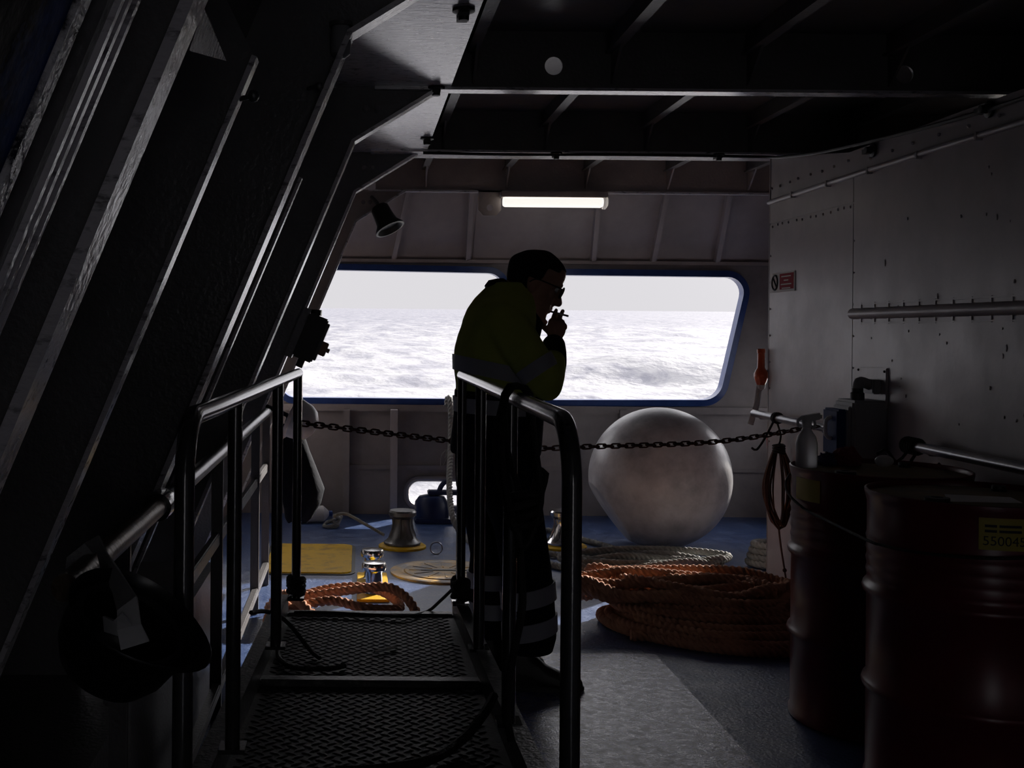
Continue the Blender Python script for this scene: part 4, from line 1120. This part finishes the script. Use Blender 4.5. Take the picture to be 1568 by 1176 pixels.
# head, neck and hands: one continuous body under the clothes
HS=1.10; HP=math.radians(24); HO=(.612,1.413)
def hp(x,y,h):
    x*=HS; h*=HS; y*=HS
    return Vector((HO[0]+x*math.cos(HP)+h*math.sin(HP), D0-.0+y, HO[1]-x*math.sin(HP)+h*math.cos(HP)))
rows=[(-.002,.075,.045,.016),(.008,.088,.020,.034),(.022,.095,.000,.044),(.04,.092,-.025,.052),(.055,.096,-.045,.058),(.07,.094,-.062,.063),(.09,.093,-.076,.067),(.11,.090,-.086,.070),(.13,.086,-.092,.072),(.15,.096,-.097,.0745),(.168,.099,-.099,.0755),(.185,.098,-.092,.074),(.203,.091,-.074,.067),(.219,.076,-.058,.055),(.232,.052,-.030,.037),(.239,.014,.002,.010)]
def head_ring(h,f,bk,w,n=36,g=0.0):
    out=[]; m=(f+bk)/2; a=(f-bk)/2
    for k in range(n):
        t_=2*PI*k/n; c,s=math.cos(t_),math.sin(t_)
        p=.86
        gg=g*(1-.75*max(0,c)); x=m+(a+gg)*abs(c)**p*(1 if c>=0 else -1); y=(w+gg)*abs(s)**p*(1 if s>=0 else -1)
        out.append(hp(x,y,h))
    return out
body=MB()
body.loft([head_ring(*r) for r in rows])
# nose, brow, lips, chin, ears
body.tube([hp(.090,0,.138),hp(.100,0,.12),hp(.110,0,.103),hp(.114,0,.093)],[.009,.011,.013,.014],12); body.ball(hp(.113,0,.094),.0150,12,8); body.tube([hp(.082,0,.135),hp(.092,0,.112),hp(.096,0,.090),hp(.090,0,.078)],[.011,.014,.0165,.013],12)
for s in (-1,1):
    body.ball(hp(.105,s*.011,.089),.011,10,7)
    body.tube([hp(.094,s*.012,.149),hp(.091,s*.035,.151),hp(.078,s*.052,.148)],.009,8)
    body.ball(hp(.068,s*.040,.108),.020,12,8)
body.tube([hp(.088,-.022,.062),hp(.099,0,.066),hp(.088,.022,.062)],.0065,8); body.tube([hp(.088,-.020,.052),hp(.097,0,.053),hp(.088,.020,.052)],.0065,8)
body.ball(hp(.086,0,.012),.018,12,8)
rotm=Matrix.Rotation(-HP,3,'Y')
for s in (-1,1):
    body.ball(hp(-.006,s*.072,.112),.034,14,10,sc=(.62,.28,1.0),rot=Matrix.Rotation(.35,3,'Y'))
limb(body,[(.565,D0,1.40),(.595,D0,1.47),(.635,D0,1.53)],[.075,.062,.064])
# torso, hips, legs and arms under the clothes
body.loft([ell((.53,D0),.12,.16,.86),ell((.535,D0),.115,.155,1.02),ell((.53,D0),.115,.165,1.2),ell((.53,D0),.11,.18,1.33),ell((.545,D0),.09,.16,1.42),ell((.565,D0),.07,.09,1.47)])
RSH,REL,RWR=(.545,4.15,1.365),(.684,4.075,1.160),(.735,4.235,1.312)
LSH,LEL,LWR=(.555,4.49,1.36),(.645,4.56,1.14),(.715,4.37,1.175)
limb(body,[RSH,((RSH[0]+REL[0])/2,4.10,1.265),REL],[.062,.052,.044]); limb(body,[REL,((REL[0]+RWR[0])/2,4.16,1.235),RWR],[.044,.040,.028])
limb(body,[LSH,((LSH[0]+LEL[0])/2,4.55,1.24),LEL],[.062,.052,.044]); limb(body,[LEL,(.68,4.47,1.15),LWR],[.044,.040,.028])
limb(body,[(.545,4.24,.86),(.60,4.22,.52),(.632,4.217,.11)],[.085,.062,.031]); limb(body,[(.51,4.40,.86),(.525,4.44,.52),(.53,4.457,.11)],[.085,.062,.031])
# right hand at the mouth: palm towards the face
def finger(b,pts,r0,r1):
    P=[Vector(p) for p in pts]; n=len(P)
    R=[r0+(r1-r0)*i/(n-1) for i in range(n)]
    b.tube(spline(P,.006),[float(np.interp(i,[0,len(spline(P,.006))-1],[r0,r1])) for i in range(len(spline(P,.006)))],10)
    b.ball(P[-1],r1,10,7); b.ball(P[0],r0,10,7)
W=Vector(RWR); K=Vector((.757,4.272,1.381))
up=(K-W).normalized(); side=Vector((.92,.40,0)); side=(side-up*side.dot(up)).normalized(); pn=up.cross(side)
if pn.y<0: pn=-pn                     # palm normal towards the face
def palm(b,W,K,side,pn,wd=.040,th=.014):
    rings=[]
    for f,w,t_ in ((0,.65,1.2),(.25,.8,1.25),(.6,1,1.15),(.9,1.02,.95),(1.05,.9,.75)):
        c=W+(K-W)*f; rings.append([c+side*wd*w*math.cos(a)+pn*th*t_*math.sin(a) for a in np.linspace(0,2*PI,21)[:-1]])
    b.loft(rings)
palm(body,W,K,side,pn)
def fk(s,l): return K+side*s+up*l
finger(body,[fk(-.022,0),fk(-.019,.030)+pn*.004,fk(-.017,.042)+pn*.006,fk(-.016,.051)+pn*.005],.0106,.0082)
finger(body,[fk(.002,.004),fk(.006,.034)+pn*.004,fk(.011,.052)+pn*.008,fk(.013,.064)+pn*.008],.0106,.0084)
finger(body,[fk(.021,.002),fk(.024,.024)+pn*.012,fk(.022,.020)+pn*.032,fk(.020,.0)+pn*.036],.009,.0075)
finger(body,[fk(.036,-.006),fk(.038,.012)+pn*.010,fk(.036,.008)+pn*.026,fk(.034,-.008)+pn*.030],.008,.0068)
th0=W+(K-W)*.35-side*.030
finger(body,[th0,th0-side*.012+up*.02+pn*.020,th0-side*.006+up*.042+pn*.036,th0+up*.058+pn*.040],.0115,.0085)
# left hand under the right elbow
W2=Vector(LWR); K2=Vector((.735,4.285,1.175)); up2=(K2-W2).normalized(); sd2=Vector((1,0,0)); sd2=(sd2-up2*sd2.dot(up2)).normalized(); pn2=up2.cross(sd2)
if pn2.z<0: pn2=-pn2
palm(body,W2,K2,sd2,pn2,.038)
for i,(s,l) in enumerate(((.027,.06),(.009,.068),(-.009,.064),(-.026,.052))):
    k0=K2+sd2*s
    finger(body,[k0,k0+up2*l*.5+pn2*.004,k0+up2*l*.85+pn2*.02,k0+up2*l+pn2*.042],.009,.0072)
th=W2+(K2-W2)*.35+sd2*.03; finger(body,[th,th+sd2*.02+up2*.02+pn2*.015,th+sd2*.022+up2*.04+pn2*.035],.011,.0085)
fuse('body',body,'skin',MAN,voxel=.0042,smooth=3)
# eyes
for s in (-1,1):
    b=MB(); b.ball(hp(.0785,s*.030,.129),.0125,14,10); obj('eye',b,'eye',MAN)
# hair: short cap
b=MB(); full=[head_ring(h,f,bk,w,48,.0075) for (h,f,bk,w) in rows if h>=.07]
full[-1]=head_ring(.245,.014,.002,.010,48,.006)
b.loft(full,caps=False)
keep=[]
loc=[]
hh=[r[0] for r in rows if r[0]>=.07]
nr=48
top=len(hh)-1
def is_hair(i,k):
    c=math.cos(2*PI*k/nr); h=hh[i]
    if c>.25: return h>=.180+.012*(c-.25)
    if c>-.15: return h>=.125
    return h>=.07
faces=[q for q in b.f if all(is_hair(v//nr,v%nr) for v in q)]
faces.append(tuple(top*nr+k for k in range(nr)))
b.f=faces
o=obj('hair',b,'hair',MAN)
sb=o.modifiers.new('soft','SUBSURF'); sb.levels=2; sb.render_levels=2
sd=o.modifiers.new('thick','SOLIDIFY'); sd.thickness=.008; sd.offset=-1
# glasses
b=MB()
for s in (-1,1):
    cpt=hp(.104,s*.032,.128)
    b.tube([hp(.104-.010*abs(math.cos(a))*0,s*.032+.026*math.cos(a),.128+.019*math.sin(a)) for a in np.linspace(0,2*PI,20)[:-1]],.0025,6,closed=True)
    b.tube(spline([hp(.103,s*.057,.134),hp(.090,s*.072,.136),hp(.03,s*.080,.134),hp(-.004,s*.080,.130),hp(-.020,s*.078,.112)],.01),.0026,7)
b.tube([hp(.104,-.008,.132),hp(.106,0,.135),hp(.104,.008,.132)],.0025,6)
gl=obj('glasses',b,'black',MAN)
b=MB()
for s in (-1,1):
    b.prism([hp(.1035,s*.032+.025*math.cos(a),.128+.018*math.sin(a)) for a in np.linspace(0,2*PI,20)[:-1]],(.0015,0,0))
o=obj('lens',b,'lens',MAN); o.parent=gl; o.location=(0,0,0)

# jacket: yellow upper, sleeves in one surface
def tz(px,py,D=D0): p=at(px,py,D); return p.x,p.z
jk=MB()
JR=[(.995,.541,.164,.205),(1.06,.541,.164,.208),(1.14,.535,.162,.212),(1.21,.529,.158,.216),(1.28,.526,.155,.220),(1.335,.530,.152,.222),(1.39,.534,.142,.215),(1.435,.542,.126,.190),(1.475,.556,.108,.150),(1.51,.572,.088,.105),(1.535,.588,.075,.085)]
jk.loft([ell((c,D0),a,bq,z,pw=.92) for (z,c,a,bq) in JR if z>1.05])
limb(jk,[(.535,4.185,1.375),(.575,4.13,1.315),(.632,4.09,1.235),REL],[.088,.082,.073,.066],24)
limb(jk,[REL,(.700,4.10,1.19),(.712,4.135,1.225)],[.066,.062,.056],22)
limb(jk,[(.545,4.455,1.375),(.575,4.52,1.31),(.625,4.555,1.21),LEL],[.088,.082,.073,.066],24)
limb(jk,[LEL,(.67,4.52,1.145)],[.064,.058],22)
for i,v in enumerate(jk.v):               # soft cloth folds
    x,y_,z=v
    n=.006*math.sin(26*z+9*x+4*math.sin(7*y_))+.004*math.sin(40*x-17*z)
    d=Vector((x-.54,y_-D0,0)); 
    if d.length>.02: d.normalize(); jk.v[i]=(x+d.x*n,y_+d.y*n,z)
JK=fuse('jacket',jk,'hivis',MAN,voxel=.006,smooth=8)
def jparent(o): o.parent=JK; o.location=(0,0,0)
def band(rings): 
    b=MB(); b.loft(rings,caps=False); return b
def jr(z,g=0):
    zs=[r[0] for r in JR]; c,a,bq=[float(np.interp(z,zs,[r[i] for r in JR])) for i in (1,2,3)]
    return c,a+g,bq+g
def jring(z,g,tilt=0,n=48):
    c,a,bq=jr(z,g); return ell((c,D0),a,bq,z,n,tilt,pw=.92)
def strip(name,z0,z1,g,m,tilt=0,par=True):
    b=MB(); k=4; R_out=[jring(z0+(z1-z0)*i/k,g,tilt) for i in range(k+1)]; R_in=[jring(z0+(z1-z0)*i/k,g-.006,tilt) for i in range(k,-1,-1)]
    b.loft(R_out+R_in+[R_out[0]],caps=False); o=obj(name,b,m,None,angle=60)
    o.parent=MAN; o.location=-MAN.location; return o
for o in (strip('reflective_band',1.165,1.225,.010,'reflect',-.20),): o['label']='grey reflective band round jacket body'
# navy lower jacket
b=MB()
b.loft([ell((.528,D0),.172,.212,.875,48,-.02,.92),ell((.530,D0),.174,.214,.90,48,-.02,.92),ell((.538,D0),.172,.214,1.0,48,-.03,.92),jring(1.06,.007,-.04),jring(1.115,.004,-.06)])
o=fuse('jacket_skirt',b,'navy',MAN,voxel=.008,smooth=4); o['label']='navy lower part of the jacket'
o=strip('reflective_band',1.035,1.09,.012,'reflect',-.03); o['label']='grey reflective band above jacket hem'
# collar
b=MB(); R_=[]
for (px,py,u_,r1,r2) in ((781,482,(.66,-.75),.150,.115),(787,474,(.66,-.75),.150,.112),(795,466,(.66,-.75),.132,.098),(801,462,(.66,-.75),.120,.088),(803,464,(.66,-.75),.098,.075)):
    c=at(px,py,D0); u=Vector((u_[0],0,u_[1])).normalized(); R_.append([c+u*r1*math.cos(a)+Vector((0,1,0))*r2*math.sin(a) for a in np.linspace(0,2*PI,37)[:-1]])
b.loft(R_); obj('collar',b,'navy',MAN,angle=70)
# dark cuffs
b=MB(); limb(b,[(.702,4.12,1.205),(.716,4.16,1.235),(.728,4.20,1.27),(.734,4.225,1.293)],[.058,.056,.050,.045],22)
o=fuse('cuff',b,'navy',MAN,voxel=.006,smooth=3)
b=MB(); limb(b,[(.67,4.52,1.145),(.695,4.44,1.16),(.71,4.39,1.172)],[.058,.05,.043],22)
o=fuse('cuff',b,'navy',MAN,voxel=.006,smooth=3)
# sleeve bands
def sleeve_band(P0,P1,r0,r1):
    P0,P1=Vector(P0),Vector(P1); b=MB(); t_=(P1-P0).normalized(); u=t_.cross(Vector((0,0,1))).normalized(); w=t_.cross(u)
    ro=[[P0.lerp(P1,f)+(u*math.cos(a)+w*math.sin(a))*(r0+(r1-r0)*f) for a in np.linspace(0,2*PI,33)[:-1]] for f in (0,.5,1)]
    ri=[[P0.lerp(P1,f)+(u*math.cos(a)+w*math.sin(a))*(r0+(r1-r0)*f-.006) for a in np.linspace(0,2*PI,33)[:-1]] for f in (1,0)]
    b.loft(ro+ri+[ro[0]],caps=False); o=obj('reflective_band',b,'reflect',MAN,angle=60); o['label']='grey reflective band on sleeve'
sleeve_band((.636,4.088,1.232),(.664,4.080,1.190),.079,.074)
sleeve_band((.622,4.553,1.215),(.645,4.558,1.165),.078,.073)
# trousers
tr=MB()
tr.loft([ell((.53,D0+.005),.155,.19,.74,28),ell((.53,D0),.158,.195,.84,28),ell((.532,D0),.15,.19,.93,28)])
RL=[(.84,.550,4.235,.125,.110),(.74,.575,4.230,.118,.105),(.60,.612,4.222,.097,.098),(.46,.636,4.220,.096,.095),(.32,.648,4.220,.098,.096),(.20,.653,4.220,.098,.096),(.145,.650,4.220,.092,.092)]
LLg=[(.84,.510,4.40,.120,.110),(.74,.510,4.415,.110,.105),(.60,.518,4.435,.088,.098),(.46,.526,4.445,.084,.092),(.32,.530,4.45,.086,.092),(.20,.530,4.45,.088,.092),(.14,.530,4.45,.085,.09)]
for LG in (RL,LLg): tr.loft([ell((x,y_),a,bq,z,28) for (z,x,y_,a,bq) in LG])
for i,v in enumerate(tr.v):
    x,y_,z=v; tr.v[i]=(x+.006*math.sin(22*z+8*y_),y_+.006*math.sin(19*z+2),z)
fuse('trousers',tr,'navy',MAN,voxel=.007,smooth=6)
def leg_band(LG,z0,z1,tilt):
    zs=[r[0] for r in LG][::-1]
    def rg(z,g):
        x,y_,a,bq=[float(np.interp(z,zs,[r[i] for r in LG][::-1])) for i in (1,2,3,4)]
        return ell((x,y_),a+g,bq+g,z,40,tilt)
    b=MB(); ro=[rg(z0+(z1-z0)*i/3,.007) for i in range(4)]; ri=[rg(z0+(z1-z0)*i/3,.001) for i in (3,2,1,0)]
    b.loft(ro+ri+[ro[0]],caps=False); o=obj('reflective_band',b,'reflect',MAN,angle=60); o['label']='grey reflective band on trouser leg'
for z0,z1 in ((.325,.390),(.205,.268)): leg_band(RL,z0,z1,.22); 
for z0,z1 in ((.335,.395),(.220,.280)): leg_band(LLg,z0,z1,.0)
# shoes
def shoe(x0,y0,z0,yaw,label=None):
    b=MB(); R_=[]; c,s=math.cos(yaw),math.sin(yaw)
    for (x,w,h,sh) in ((-.006,.018,.13,.012),(.0,.030,.17,.004),(.03,.038,.19,0),(.08,.040,.185,0),(.115,.040,.13,0),(.16,.045,.092,0),(.22,.049,.064,0),(.26,.045,.056,.002),(.285,.030,.045,.006),(.295,.012,.03,.012)):
        ring=[]
        for k in range(20):
            a=2*PI*k/20; u=w*math.cos(a)*(1 if math.sin(a)<0 else .92); v=math.sin(a)
            z=sh+ (h*.42*(1+v) if v>-.55 else h*.42*(1+v)*.35)
            z=sh+max(0,(h-sh)*(.5+.5*v)) if v>-.5 else sh
            ring.append(Vector((x0+x*c-u*s,y0+x*s+u*c,z0+z)))
        R_.append(ring)
    b.loft(R_); o=fuse('shoe',b,'shoe',MAN,voxel=.005,smooth=3); 
    b=MB(); b.prism([Vector((x0+x*c-u*s,y0+x*s+u*c,z0)) for x,u in ((-.01,-.022),(.03,-.041),(.12,-.042),(.22,-.052),(.27,-.044),(.30,-.012),(.30,.012),(.27,.044),(.22,.052),(.12,.042),(.03,.041),(-.01,.022))],(0,0,.018)); q=obj('sole',b,'black',MAN,bevel=.003); q.parent=o; q.location=(0,0,0)
shoe(.555,4.215,.005,-.06); shoe(.455,4.455,.005,.05)
# cigarette, held between the fingers
m0=hp(.098,-.004,.056); m1=at(870,484,4.262)
b=MB(); b.tube([m0,m0.lerp(m1,.30)],.0042,10); t=thing('cigarette','cigarette held between the bowed man\'s fingers at his lips','cigarette',tuple(m0.lerp(m1,.5)))
obj('filter',b,'tan',t)
b=MB(); b.tube([m0.lerp(m1,.30),m0.lerp(m1,.97)],.0041,10); obj('paper_tube',b,'paper',t)
b=MB(); b.tube([m0.lerp(m1,.97),m1],.004,10); obj('ash_tip',b,'castgrey',t)
